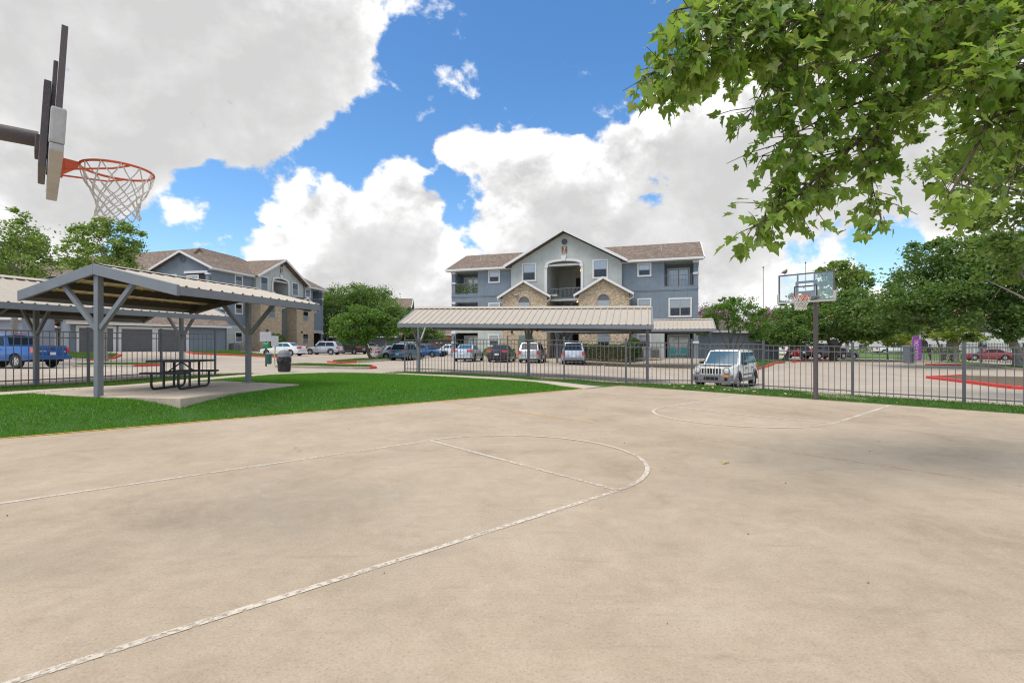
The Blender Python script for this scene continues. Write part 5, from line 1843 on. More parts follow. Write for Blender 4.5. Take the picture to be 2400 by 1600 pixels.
def car(name, label, cat, pos, head, p, col, group=None, bumper=None, clad=None, lights=True, glass='carglass', plate=True, rails=False, tail='tall', pitch=0.0):
    L, Wd, H, wb, r = p['L'], p['W'], p['H'], p['wb'], p['r']
    root = thing(name, label, cat, pos, math.atan2(head[1], head[0]), group)
    root.rotation_euler.y = pitch
    hl = L / 2
    xf, xr = wb / 2 + p['wshift'], -wb / 2 + p['wshift']
    cz = p['clear']
    pick = p is PICKUP or p.get('pickup')
    ar = r + .06
    hw = Wd / 2
    bottom = [(-hl + .10, cz + .08)] + arch_pts(xr, r, ar, cz) + arch_pts(xf, r, ar, cz) + [(hl - .10, cz)]
    front = [(hl - .01, cz + .22), (hl, p['hoodf'] - .18), (hl - .05, p['hoodf']), (hl - .30, p['hoodf'] + (p['hood'] - p['hoodf']) * .55), (p['cowl'] + .05, p['hood'] + .06), (p['cowl'] - .25, p['belt'])]
    rear = [(p['rbase'] + .1, p['belt'] + .02), (p['rbase'] - .05, p['deck']), (-hl + .07, p['deck'] - .02), (-hl + .01, p['deck'] - .2), (-hl, cz + .38)]
    if pick:
        rear = [(p['rbase'] + .02, p['belt'] + .02), (p['rbase'], p['deck']), (-hl + .12, p['deck']), (-hl + .10, cz + .35)]
    prof = bottom + front + rear
    # body: the side outline extruded, cut into strips, then the flanks bowed in at sill, shoulder and corners
    def half(z):
        t = (z - cz) / (p['belt'] - cz)
        return hw * (1 - .05 * max(0, .35 - t) / .35 - .075 * max(0, t - .55) / .45)

    def plan(x):
        e = max(0, abs(x) - hl * .66) / (hl * .34)
        return 1 - .13 * e * e
    bm = bmesh.new()
    n = len(prof)
    va = [bm.verts.new((x, -hw, z)) for x, z in prof]
    vb = [bm.verts.new((x, hw, z)) for x, z in prof]
    bm.faces.new(va)
    bm.faces.new(vb[::-1])
    for i in range(n):
        bm.faces.new((va[i], vb[i], vb[(i + 1) % n], va[(i + 1) % n]))
    for ax, cuts in ((2, [cz + .12, cz + .25, cz + .42, p['belt'] - .3, p['belt'] - .18, p['belt'] - .08]), (0, list(np.linspace(-hl + .12, hl - .12, 13))), (1, [-hw * .6, 0, hw * .6])):
        for c_ in cuts:
            co, no = [0, 0, 0], [0, 0, 0]
            co[ax], no[ax] = c_, 1
            bmesh.ops.bisect_plane(bm, geom=bm.verts[:] + bm.edges[:] + bm.faces[:], dist=1e-4, plane_co=co, plane_no=no)
    for v in bm.verts:
        f_ = v.co.y / hw
        x, z = v.co.x, v.co.z
        v.co.y = f_ * half(z) * plan(x)
        # nose and tail bow outwards towards the middle, bonnet crowns a little
        e = max(0, abs(x) - hl * .8) / (hl * .2)
        v.co.x -= math.copysign(1, x) * .10 * e * f_ * f_
        if z > p['hoodf'] and x > p['cowl']:
            v.co.z -= .035 * f_ * f_
    bmesh.ops.recalc_face_normals(bm, faces=bm.faces)
    es = [e for e in bm.edges if len(e.link_faces) == 2 and e.calc_face_angle(0) > R(50)]
    bmesh.ops.bevel(bm, geom=es, offset=.035, segments=2, affect='EDGES', profile=.6, clamp_overlap=True)
    for f_ in bm.faces:
        f_.smooth = True
    me = bpy.data.meshes.new('body')
    bm.to_mesh(me)
    bm.free()
    me.set_sharp_from_angle(angle=R(40))
    me.materials.append(col)
    link('body', me, root)
    MB().box(-hl + .25, -hw + .24, cz - .06, hl - .25, hw - .24, cz + .35).build('underbody', MT['under'], root)
    # greenhouse
    b0, b1 = p['cowl'], p['rbase']
    t0, t1 = p['wtop'], p['rtop']
    hb, ht = (hw * .86, hw * .66) if tail == 'low' and H < 1.6 else (hw * .90, hw * .745)
    zb, zt = p['belt'] - .03, H
    B_ = [(b1, -hb, zb), (b0, -hb, zb), (b0, hb, zb), (b1, hb, zb)]
    T_ = [(t1, -ht, zt - .03), (t0, -ht, zt - .03), (t0, ht, zt - .03), (t1, ht, zt - .03)]
    g = MB().hexa(B_, T_)
    g.build('roof', col, root, smooth=True, bevel=.05, seg=2)
    MB().hexa([(t1 + .08, -ht + .1, zt - .035), (t0 - .08, -ht + .1, zt - .035), (t0 - .08, ht - .1, zt - .035), (t1 + .08, ht - .1, zt - .035)], [(t1 + .3, -ht + .2, zt), (t0 - .25, -ht + .2, zt), (t0 - .25, ht - .2, zt), (t1 + .3, ht - .2, zt)]).build('roof_crown', col, root, smooth=True)

    def pane(P, name_, u0, u1, v0, v1, mat):
        q = [lerp4(P, u0, v0), lerp4(P, u1, v0), lerp4(P, u1, v1), lerp4(P, u0, v1)]
        nn = (q[1] - q[0]).cross(q[3] - q[0]).normalized()
        MB().hexa([x_ - nn * .006 for x_ in q], [x_ + nn * .008 for x_ in q]).build(name_, MT[mat], root)
    pane([B_[1], B_[2], T_[2], T_[1]], 'windshield', .06, .94, .07, .93, glass)
    pane([B_[3], B_[0], T_[0], T_[3]], 'rear_window', .09, .91, .12 if not pick else .2, .90, glass)
    for P in ([B_[0], B_[1], T_[1], T_[0]], [B_[2], B_[3], T_[3], T_[2]]):
        left = P[0][1] > 0
        cuts = [(.05, .30), (.325, .60), (.62, .93)] if tail == 'tall' and not pick else ([(.12, .50), (.525, .90)])
        if pick:
            cuts = [(.06, .46), (.50, .94)]
        for (u0, u1) in cuts:
            if left:
                u0, u1 = 1 - u1, 1 - u0
            pane(P, 'side_window', u0, u1, .13, .86, glass)
    # wheels
    tm, am, bk_ = wheel_meshes(r)
    for x in (xf, xr):
        for s in (1, -1):
            w = link('wheel', tm, root, (x, s * (hw - .125), r))
            w.rotation_euler = (R(-90 * s), 0, 0)
            link('rim', am, w)
            link('brake', bk_, w)
    # lamps, bumpers, trim
    zl = p['hoodf'] - .12
    if lights:
        for s in (1, -1):
            MB().hexa([(hl - .26, s * hw * .60, zl - .07), (hl - .015, s * hw * .55, zl - .07), (hl - .13, s * hw * .89, zl - .07), (hl - .36, s * hw * .93, zl - .05)], [(hl - .28, s * hw * .60, zl + .07), (hl - .04, s * hw * .55, zl + .05), (hl - .16, s * hw * .885, zl + .09), (hl - .40, s * hw * .91, zl + .11)]).build('headlight', MT['lampc'], root)
        gr_ = MB()
        for k in range(4):
            gr_.box(hl - .05, -hw * .45, zl - .12 + k * .05, hl + .004, hw * .45, zl - .09 + k * .05)
        gr_.build('grille', MT['black'], root)
        MB().box(hl - .06, -hw * .6, cz + .05, hl + .006, hw * .6, cz + .2).build('air_intake', MT['under'], root)
    zr = p['deck'] - .18
    for s in (1, -1):
        if tail == 'tall':
            a, b = (zr - .18, zr + .10)
            wd = .16
        else:
            a, b = (zr - .07, zr + .10)
            wd = .38
        yo = hw * .90
        MB().hexa([(-hl - .012, s * (yo - wd), a), (-hl + .12, s * (yo + .035), a), (-hl + .3, s * (yo + .02), a), (-hl + .2, s * (yo - wd), a)], [(-hl + .0, s * (yo - wd), b), (-hl + .13, s * (yo + .02), b), (-hl + .34, s * (yo + .0), b), (-hl + .2, s * (yo - wd), b)]).build('taillight', MT['lampr'], root, bevel=.008)
        MB().box(p['cowl'] - .35, s * (hw * .93), p['belt'], p['cowl'] - .2, s * (hw + .14), p['belt'] + .15).build('mirror', MT['black'] if clad else col, root, bevel=.03, seg=2)
        for x in ((.05, -.95) if not pick else (.35, -.62)):
            MB().box(x - .1, s * (half(p['belt'] - .12)) - .01, p['belt'] - .15, x + .1, s * (half(p['belt'] - .12)) + .03 * s, p['belt'] - .11).build('door_handle', MT['black'] if clad else col, root)
            sx_ = x + .3
            MB().box(sx_ - .006, s * (half(.6)) - .004, cz + .2, sx_ + .006, s * half(.6) + s * .004, p['belt'] - .03).build('door_seam', MT['under'], root)
    if plate:
        MB().box(-hl - .012, -.17, zr - .30, -hl + .05, .17, zr - .15).build('licence_plate', MT['plate'], root)
    MB().box(-hl - .02, -hw * .8, cz + .06, -hl + .2, hw * .8, cz + .24).build('rear_bumper', clad or bumper or col, root, bevel=.03, seg=2)
    if clad:
        for s in (1, -1):
            MB().box(xr + ar, s * hw * .955, cz - .02, xf - ar, s * (hw + .005), cz + .13).build('sill_cladding', clad, root, bevel=.01)
            for x in (xf, xr):
                m_ = MB()
                P1 = arch_pts(x, r, ar - .01, cz, 12)
                P2 = arch_pts(x, r, ar + .07, cz, 12)
                for i in range(11):
                    y0, y1 = s * (hw - .09), s * (hw + .025)
                    m_.hexa([(P1[i][0], y0, P1[i][1]), (P1[i + 1][0], y0, P1[i + 1][1]), (P1[i + 1][0], y1, P1[i + 1][1]), (P1[i][0], y1, P1[i][1])], [(P2[i][0], y0, P2[i][1]), (P2[i + 1][0], y0, P2[i + 1][1]), (P2[i + 1][0], y1 - s * .02, P2[i + 1][1]), (P2[i][0], y1 - s * .02, P2[i][1])])
                m_.build('wheel_arch_flare', clad, root)
    if rails:
        for s in (1, -1):
            MB().tube([(t0 - .2, s * ht * .88, zt - .01), (t0 - .35, s * ht * .88, zt + .05), (t1 + .3, s * ht * .88, zt + .05), (t1 + .15, s * ht * .88, zt - .01)], .018, 6).build('roof_rail', MT['black'], root, smooth=True)
    return root


PT = dict(white=paint('car_white', (.72, .73, .73)), silver=paint('car_silver', (.48, .50, .53), .5), silverb=paint('car_silver_blue', (.50, .56, .64), .3), black=paint('car_black', (.018, .019, .026)), navy=paint('car_navy', (.03, .05, .10), .2), teal=paint('car_steel_blue', (.075, .18, .26), .3), blue=paint('truck_blue', (.012, .10, .34), .15), red=paint('car_red', (.36, .02, .03)), tan=paint('car_tan', (.46, .44, .38), .3), bright=paint('car_blue', (.03, .11, .28), .2), cream=paint('old_suv_white', (.76, .76, .74)))


def put(x, y):
    return (x, y, th(x, y) + .012)


# blue pickup at the left
pk = car('pickup_truck', 'blue pickup truck behind the left fence seen from its tailgate', 'pickup truck', put(-28.6, 28.1), (-.985, .17), PICKUP, PT['blue'], bumper=PT['blue'])
hl = 2.9
MB().box(-hl + .085, -.78, .72, -hl + .10, .78, 1.2).build('tailgate', PT['blue'], pk, bevel=.006)
MB().box(-hl + .06, -.14, 1.06, -hl + .086, .14, 1.11).build('tailgate_handle', MT['black'], pk)
MB().box(-hl + .07, .30, .93, -hl + .084, .76, .965).build('badge', MT['lampc'], pk)
MB().box(-hl + .07, -.72, .88, -hl + .084, -.60, .905).box(-hl + .07, -.70, .93, -hl + .084, -.64, .96).build('badge', MT['lampc'], pk)
MB().box(-hl + .2, -.86, 1.23, -.98, -.80, 1.25).box(-hl + .2, .80, 1.23, -.98, .86, 1.25).box(-hl + .2, -.79, 1.226, -1.0, .79, 1.232).build('bed_liner', MT['under'], pk)
MB().box(-.68, -.3, 1.89, -.60, .3, 1.93).build('brake_lamp', MT['lampr'], pk)
MB().box(-hl - .08, -.95, .50, -hl + .12, .95, .72).build('step_bumper', PT['blue'], pk, bevel=.03, seg=2)

# cars before the left building
car('parked_car', 'white four door sedan facing left before the stone building', 'car', put(-24.4, 52.6), (-.987, .158), SEDAN, PT['white'], tail='low', glass='carglassb')
car('parked_car', 'silver white crossover parked right of the white sedan', 'car', put(-23.5, 61.5), (-.99, .12), SUV, PT['silver'], clad=MT['plastic'], tail='low')
car('parked_car', 'black car showing its red tail lamps behind the silver crossover', 'car', put(-21.2, 66.0), (-.8, .6), SMALLSUV, PT['black'], tail='low')
car('parked_car', 'dark hatchback almost hidden between the crossover and the tan car', 'car', put(-23.9, 73), (-.9, .43), SUV, PT['navy'])
car('parked_car', 'tan sedan nose out beyond the black car at centre left', 'car', put(-21.0, 72.5), (.8, -.6), SEDAN, PT['tan'], tail='low')
car('parked_car', 'silver coupe half hidden behind the leaning tree', 'car', put(-12.3, 51.2), (.75, .66), COUPE, PT['silver'], tail='low')
car('parked_car', 'steel blue crossover with wide red tail lamps at the lot entrance', 'car', put(-10.55, 49.3), (.19, .98), SUV, PT['teal'], tail='low')
car('parked_car', 'bright blue sedan nosing out past the steel blue crossover', 'car', put(-9.3, 54), (.85, -.52), SEDAN, PT['bright'], tail='low')
car('parked_car', 'white sedan facing left beyond the grass at the middle lot', 'car', put(-7.6, 59), (-.97, .2), SEDAN, PT['white'], tail='low', glass='carglassb')
car('parked_car', 'pale car at the very back of the centre lot near the brown enclosure', 'car', put(-15.5, 71), (-.95, .3), SUV, PT['silver'])
car('parked_car', 'cream car at the far end of the lot left of the enclosure', 'car', put(-12.3, 67), (.95, .3), SEDAN, PT['tan'], tail='low')
# the row under the rear carport
g4 = 'cars parked nose in under the carport at building 7'
car('parked_car', 'silver sedan first from the left under the rear carport', 'car', put(-3.75, 42.9), (.17, .985), SEDAN, PT['silverb'], g4, tail='low', glass='carglassb')
car('parked_car', 'black sedan between two silver cars under the rear carport', 'car', put(-.85, 42.3), (.17, .985), SEDAN, PT['black'], g4, tail='low')
car('parked_car', 'silver small crossover left of the stair with white rear bumper', 'car', put(1.75, 41.2), (.21, .978), SMALLSUV, PT['silver'], g4, clad=MT['pad'])
car('parked_car', 'boxy silver crossover with roof rails in front of the stair', 'car', put(4.95, 39.2), (.16, .987), BOXSUV, PT['silverb'], g4, clad=MT['plastic'], rails=True)
# right side
car('parked_car', 'red car tail showing left of the black truck under the right oaks', 'car', put(38.6, 65.5), (.9, .43), SMALLSUV, PT['red'])
bt = car('pickup_truck', 'black pickup truck parked under the oak behind the far backboard pole', 'pickup truck', put(37.6, 59.3), (.97, .24), dict(PICKUP, pickup=1), PT['black'])
car('parked_car', 'dark navy sedan nose right beside the black pickup truck', 'car', put(41.2, 62), (.97, .22), SEDAN, PT['navy'], tail='low')
car('pickup_truck', 'white pickup truck standing on the street before the white apartments', 'pickup truck', put(63.5, 82), (.98, -.2), dict(PICKUP, pickup=1), PT['white'])
car('parked_car', 'dark red coupe parked on the street at far right', 'car', put(57.5, 59.5), (-.9, .43), COUPE, PT['red'], tail='low')

# white off-road car close to the fence
JG = Vector((10.05, 23.0, -.375))
jp = car('parked_car', 'old white off road car with seven slot grille and grey fender flares behind the fence', 'car', JG, (-.64, -.77), OLDSUV, PT['cream'], clad=MT['plastic'], lights=False, rails=True, glass='carglassb')
hl = OLDSUV['L'] / 2
MB().box(hl - .16, -.86, .42, hl + .09, .86, .70).build('front_bumper', MT['plastic'], jp, bevel=.04, seg=2)
MB().box(hl + .0, -.30, .47, hl + .10, .30, .60).build('bumper_opening', MT['under'], jp)
gp = MB().box(hl - .06, -.45, .69, hl + .035, .45, 1.0).build('grille_panel', PT['cream'], jp, bevel=.02, seg=2)
slot = MB().box(hl + .03, -.042, .725, hl + .039, .042, .955).mesh('grille_slot', MT['under'])
for k in range(7):
    link('grille_slot', slot, gp, (0, -.36 + k * .12, 0))
for s in (1, -1):
    h_ = MB().lathe([(.125, 0), (.125, .06), (.115, .085), (.06, .105), (.01, .11)], 20).build('headlight', MT['lampc'], jp, smooth=True, loc=(hl - .085, s * .62, .87))
    h_.rotation_euler = (0, R(90), 0)
    b_ = MB().tube([(.132 * math.cos(t), .132 * math.sin(t), .065) for t in np.linspace(0, 2 * math.pi, 25)[:-1]], .016, 6, closed=True).build('headlight_ring', MT['plastic'], h_)
    MB().box(hl - .15, s * .60 - .135, .61, hl + .098, s * .60 + .17 * s + .0, .68).build('turn_signal', MT['lampa'], jp)
    f_ = MB().lathe([(.075, 0), (.075, .03), (.02, .035)], 14).build('fog_lamp', MT['under'], jp, loc=(hl + .07, s * .62, .52))
    f_.rotation_euler = (0, R(90), 0)
    MB().bar((.93, s * .05 - .3, 1.115), (.72, s * .05 + .28, 1.17), .02, .02).build('wiper', MT['black'], jp)
    MB().box(-1.0, s * .885, .62, .78, s * .912, .70).build('side_moulding', MT['plastic'], jp)
MB().box(.35, -.66, 1.10, 1.9, .66, 1.125).build('hood_bulge', PT['cream'], jp, bevel=.012)


# ------------------------------------------------------------------ trees
def leaf_quads(c, size, flat=.5, asp=.62, up=None):
    """folded diamond leaves as two triangles each: returns verts, faces(4)"""
    n = len(c)
    t = np.random.normal(0, 1, (n, 3))
    t[:, 2] *= flat
    t /= np.linalg.norm(t, axis=1)[:, None] + 1e-9
    q = np.random.normal(0, 1, (n, 3))
    b = np.cross(t, q)
    b /= np.linalg.norm(b, axis=1)[:, None] + 1e-9
    s = (np.asarray(size) * np.random.uniform(.6, 1.3, n))[:, None]
    v = np.empty((n, 4, 3))
    v[:, 0] = c - t * s * .5
    v[:, 1] = c + b * s * asp * .5
    v[:, 2] = c + t * s * .5
    v[:, 3] = c - b * s * asp * .5
    return v.reshape(-1, 3), np.arange(4 * n).reshape(n, 4)


def crown_points(blobs, n, clump, rnd, shell=.55):
    """leaf positions gathered in twig clumps through the blobs; also returns clump centres"""
    vol = np.array([b[1][0] * b[1][1] * b[1][2] for b in blobs]) ** .72
    vol /= vol.sum()
    out, cen = [], []
    for b, w in zip(blobs, vol):
        c, r = np.array(b[0], float), np.array(b[1], float)
        k = max(5, int(clump * w))
        d = rnd.normal(0, 1, (k, 3))
        d /= np.linalg.norm(d, axis=1)[:, None]
        rad = rnd.uniform(shell ** 3, 1, k) ** (1 / 3.0)
        cc = c + d * rad[:, None] * r
        cen.append(cc)
        m = max(1, int(n * w / k))
        cs = r.mean() * rnd.uniform(.10, .24, k)
        g = rnd.normal(0, 1, (k, m, 3)) * np.array([1, 1, .62])
        out.append((cc[:, None, :] + g * cs[:, None, None]).reshape(-1, 3))
    return np.concatenate(out), np.concatenate(cen)


def tree(label, base, blobs, n, size, leaf, trunks, bark='bark', clump=130, seed=1, group=None, name='tree', limbs=14, cat='tree'):
    """trunks: list of ([points], r0, r1) relative to base; blobs in relative coordinates"""
    rnd = np.random.RandomState(seed)
    np.random.seed(seed + 100)
    r = thing(name, label, cat, base, 0, group)
    P, C = crown_points(blobs, n, clump, rnd)
    P = P[P[:, 2] > .15]
    v, f = leaf_quads(P, np.full(len(P), size))
    o = link('crown', mesh_np('crown', v, f, MT[leaf]), r)
    o['kind'] = 'stuff'
    tips = []
    for (pts, r0, r1) in trunks:
        pts = [Vector(p) for p in pts]
        m = len(pts)
        # roughen the path
        fine = []
        for a, b in zip(pts[:-1], pts[1:]):
            for k in range(3):
                fine.append(a.lerp(b, k / 3) + Vector(rnd.uniform(-.4, .4, 3)) * r0 * .5 * (k > 0))
        fine.append(pts[-1])
        rs = [r0 + (r1 - r0) * i / (len(fine) - 1) for i in range(len(fine))]
        rs[0] *= 1.35
        tk = MB().tube(fine, rs, 9).build('trunk', MT[bark], r, smooth=True)
        tips.append((pts, r1))
    lb_ = MB()
    sel = rnd.permutation(len(C))[:limbs * max(1, len(tips))]
    for k in sel:
        c = Vector(C[k])
        pts, r1 = min(tips, key=lambda t: (t[0][-1] - c).length)
        a = pts[-1] if c.z >= pts[-1].z or len(pts) < 3 else pts[-2]
        mid = a.lerp(c, .5) + Vector(rnd.uniform(-.15, .15, 3)) * (c - a).length + Vector((0, 0, .08 * (c - a).length))
        lb_.tube([a, a.lerp(mid, .6), mid, c], [r1 * .6, r1 * .45, r1 * .32, r1 * .1], 5, cap=False)
    if lb_.v:
        q = lb_.build('branches', MT[bark], r, smooth=True)
        q['kind'] = 'stuff'
    return r


def base_at(x, Y):
    X = (x - CX) / F * Y
    return Vector((X, Y, th(X, Y) - .05))


def rel(base, items):
    """blobs given as image position, depth offset and radii in metres -> relative to base"""
    out = []
    for (x, y, dY, rx, ry, rz) in items:
        Y = base.y + dY
        p = at(x, y, Y) - base
        out.append(((p.x, p.y, p.z), (rx, ry, rz)))
    return out


# sycamores at the left
b = base_at(30, 31)
tree('broad sycamore rising behind the carport at the far left', b, rel(b, [(20, 560, 0, 1.9, 1.9, 1.6), (-40, 590, 0, 2.2, 2, 2.0), (70, 575, .5, 1.2, 1.4, 1.1), (95, 600, .3, 1.0, 1.2, .9), (50, 625, -.4, 2.0, 1.6, .9), (20, 515, 0, .9, 1, .7), (-20, 650, 0, 2.4, 2, 1.0)]), 10500, .20, 'leaf_mid', [([(0, 0, 0), (.1, 0, 3), (.3, .1, 6)], .22, .10)], 'barkp', 150, 3)
b = base_at(245, 36)
tree('open crowned sycamore peeking over the picnic shelter roof', b, rel(b, [(250, 575, 0, 1.9, 1.9, 1.5), (205, 560, 0, 1.1, 1.3, 1.1), (300, 560, 0, 1.0, 1.2, 1.2), (260, 530, 0, 1.3, 1.2, .6), (185, 605, 0, 1.1, 1.3, 1.0), (245, 625, 0, 2.5, 2, .9), (310, 600, 0, .9, 1, .8), (225, 525, 0, .4, .5, .5)]), 8500, .21, 'leaf_mid', [([(0, 0, 0), (0, 0, 3), (.1, 0, 6.5)], .2, .09)], 'barkp', 150, 5)
# oaks and the leaning trees near the centre
b = base_at(800, 80)
tree('dark live oak beside the balcony of the left building', b, rel(b, [(790, 720, 0, 4.4, 4, 2.6), (810, 690, 0, 3.2, 3, 1.6), (760, 740, -3, 2.6, 3, 3.0), (840, 730, 0, 3.4, 3, 3.2), (800, 770, 0, 5, 4, 1.8)]), 26000, .30, 'leaf_oak', [([(0, 0, 0), (.2, 0, 2.2), (.8, 0, 4)], .42, .2)], 'bark', 230, 7)
b = base_at(872, 84)
tree('rounded live oak in the middle behind the bright green tree', b, rel(b, [(868, 712, 0, 4.0, 4, 3.0), (890, 735, 0, 3.6, 3, 3), (850, 690, 0, 2.4, 2, 1.4), (890, 770, 0, 5, 4, 2.2)]), 24000, .30, 'leaf_oak', [([(0, 0, 0), (.1, 0, 2.2), (-.3, 0, 4)], .42, .2)], 'bark', 220, 9)
b = base_at(940, 78)
tree('low spreading live oak just left of the middle carport', b, rel(b, [(935, 765, 0, 3.4, 3, 2.6), (970, 775, 0, 2.8, 3, 1.8), (905, 745, 0, 2.6, 3, 2.4), (955, 735, 0, 1.2, 1.4, 1.0), (1010, 785, 2, 2.4, 3, 1.2)]), 19000, .29, 'leaf_oak', [([(0, 0, 0), (.1, 0, 1.8), (.4, 0, 3)], .35, .18)], 'bark', 190, 11)
b = base_at(872, 45.5)
tree('bright green leaning tree on the curbed grass island', b, rel(b, [(828, 765, 0, 2.0, 1.8, 1.25), (850, 735, 0, 1.5, 1.5, .8), (800, 770, 0, 1.0, 1.1, .8), (868, 770, .4, 1.4, 1.4, 1.1), (835, 795, 0, 1.7, 1.4, .5), (880, 745, .3, .9, 1, .7)]), 15000, .19, 'leaf_lt', [([(0, 0, 0), (-.35, 0, .8), (-.6, 0, 1.9), (-1.1, .1, 2.6)], .17, .09)], 'bark', 170, 13, limbs=12)
b = base_at(877, 45.8)
tree('sparse second stem tree leaning right beside the bright green tree', b, rel(b, [(905, 765, .3, .9, 1, .9), (920, 785, .3, .7, .9, .7), (895, 745, .3, .6, .8, .5), (925, 760, .2, .6, .8, .7)]), 4200, .18, 'leaf_lt', [([(0, 0, 0), (.5, 0, .6), (1.0, .1, 1.3), (1.15, .1, 2.0)], .13, .06)], 'barkp', 70, 15, limbs=14)
# many stemmed tree right of building 7
b = base_at(1712, 40.5)
tree('many stemmed small tree with open vase crown right of building 7', b, rel(b, [(1690, 730, 0, 1.3, 1.3, .8), (1740, 715, 0, 1.3, 1.3, .6), (1775, 760, .3, 1.1, 1.2, .9), (1660, 755, .2, 1.0, 1.1, .6), (1735, 755, -.4, 1.2, 1, 1.0), (1640, 772, .2, .7, .9, .4), (1765, 730, 0, .9, 1, .5), (1780, 790, .3, .8, 1, .5), (1700, 708, .3, .8, .9, .4)]), 10000, .16, 'leaf_lt', [([(-.15, 0, 0), (-.3, 0, 1.3), (-.9, .1, 2.7)], .08, .04), ([(0, 0, 0), (.05, .1, 1.4), (-.2, .1, 3.2)], .09, .04), ([(.12, 0, 0), (.4, 0, 1.3), (.9, .1, 2.6)], .08, .04), ([(.2, -.1, 0), (.7, -.1, 1.2), (1.5, 0, 2.4)], .07, .03), ([(-.1, .1, 0), (.1, .2, 1.5), (.5, .2, 3.2)], .07, .03)], 'bark', 150, 17, limbs=7)
for i, (lab, x, Y, bl) in enumerate([('pink flowering crape myrtle left of the tall bare pole', 1680, 62, [(1668, 735, 0, 2.2, 2, 1.1), (1690, 745, 0, 2, 2, 1.2), (1650, 745, 0, 1.4, 1.6, 1.0)]), ('pink flowering crape myrtle between the bare pole and the far backboard', 1800, 62, [(1795, 742, 0, 1.9, 2, 1.1), (1820, 745, 0, 1.8, 2, 1.0), (1780, 760, 0, 1.6, 2, 1.0), (1840, 750, 0, 1.2, 1.4, .8)])]):
    b = base_at(x, Y)
    tree(lab, b, rel(b, bl), 6000, .26, 'leaf_pink', [([(-.2, 0, 0), (-.4, 0, 2.0), (-.8, 0, 3.4)], .09, .04), ([(.2, 0, 0), (.4, 0, 2.0), (.8, 0, 3.4)], .09, .04)], 'barkp', 110, 19 + i, limbs=8)
    b2 = rel(b, [(q[0], q[1] + 22, q[2] - .4, q[3], q[4], q[5] * .7) for q in bl])
    P, C = crown_points(b2, 4200, 80, np.random.RandomState(40 + i))
    v, f = leaf_quads(P, np.full(len(P), .26))
    o = link('leaf_skirt', mesh_np('leaf_skirt', v, f, MT['leaf_mid']), [q for q in COL.objects if q.get('label') == lab][0])
    o['kind'] = 'stuff'
# right hand oaks
b = base_at(1953, 50)
tree('wide live oak behind the far basketball goal', b, rel(b, [(1950, 745, 0, 4.2, 4, 1.9), (1870, 760, 0, 3.2, 3.4, 1.7), (1830, 780, -1, 2.2, 3, 1.2), (2030, 755, 0, 3.2, 3.4, 1.8), (2065, 775, 0, 1.7, 2.2, .7), (1960, 705, 0, 2.6, 2.6, 1.2), (1880, 795, -1, 2.0, 2.4, .7), (1860, 715, .5, 1.4, 1.8, 1.0), (1990, 780, 0, 2.4, 2.6, .7)]), 30000, .30, 'leaf_oak', [([(0, 0, 0), (0, 0, 1.2), (-.5, 0, 2.2)], .34, .18), ([(.1, 0, .9), (.8, 0, 1.9), (1.9, 0, 2.6)], .2, .12)], 'bark', 260, 21)
b = base_at(1985, 66)
tree('airy sycamore rising behind the wide oak at right', b, rel(b, [(1975, 650, 0, 3.0, 3, 1.8), (1950, 630, 0, 1.8, 2, .9), (2010, 660, 0, 1.6, 2, 1.6), (1935, 665, 0, 1.6, 1.8, 1.4), (2020, 700, 0, 1.8, 2, 1.4), (1970, 620, 0, 1.4, 1.6, .5), (1925, 632, 0, .5, .7, .4)]), 6500, .40, 'leaf_mid', [([(0, 0, 0), (0, 0, 4), (-.2, 0, 8)], .28, .12)], 'barkp', 100, 23)
b = base_at(2388, 36)
tree('huge spreading live oak filling the right side beyond the fence', b, rel(b, [(2280, 640, 0, 3.6, 3.4, 2.2), (2180, 680, 0, 2.8, 3, 1.7), (2110, 710, 0, 1.9, 2.2, 1.1), (2380, 660, 0, 3.4, 3.2, 2.8), (2200, 590, 0, 1.9, 2, 1.0), (2160, 570, 0, .9, 1.1, .6), (2260, 740, 0, 3.2, 3, 1.0), (2150, 750, 0, 1.9, 2.2, .8), (2320, 580, 0, 2.4, 2.4, 1.3), (2440, 720, 0, 2.4, 3, 1.6), (2340, 780, 0, 2, 2.4, .5), (2070, 735, 0, .9, 1.4, .7)]), 56000, .23, 'leaf_oak', [([(0, 0, 0), (-.1, 0, 1.2), (-.7, .2, 2.6)], .34, .2), ([(.1, 0, .5), (.7, 0, 1.8), (1.2, 0, 3.2)], .28, .16), ([(-.4, .1, 1.9), (-1.6, .2, 2.6), (-3.4, .2, 3.0)], .18, .1)], 'barkp', 330, 25)
b = base_at(2243, 44)
tree('slim pale trunked tree with lime green sprays near the feather banner', b, rel(b, [(2250, 795, 0, 1.1, 1.3, .35), (2210, 790, 0, .9, 1, .3), (2285, 790, 0, 1.0, 1.2, .35), (2240, 775, 0, 1.6, 1.4, .6)]), 3600, .18, 'leaf_lime', [([(0, 0, 0), (-.1, 0, 1.4), (0, 0, 3.4)], .22, .14)], 'barkp', 60, 27, limbs=6)
b = base_at(2212, 55)
tree('dark stemmed tree with forked trunk behind the feather banner', b, rel(b, [(2150, 780, 0, 1.5, 1.6, .7), (2180, 770, 0, 1.8, 1.8, .8), (2125, 785, 0, .9, 1.2, .5), (2240, 765, 0, 1.8, 1.8, .8)]), 6000, .24, 'leaf_lime', [([(0, 0, 0), (-.2, 0, 1.0), (-.9, 0, 2.6)], .14, .08), ([(0, 0, 0), (.3, 0, 1.0), (1.0, 0, 2.8)], .13, .08)], 'bark', 80, 29, limbs=6)
b = base_at(2080, 60)
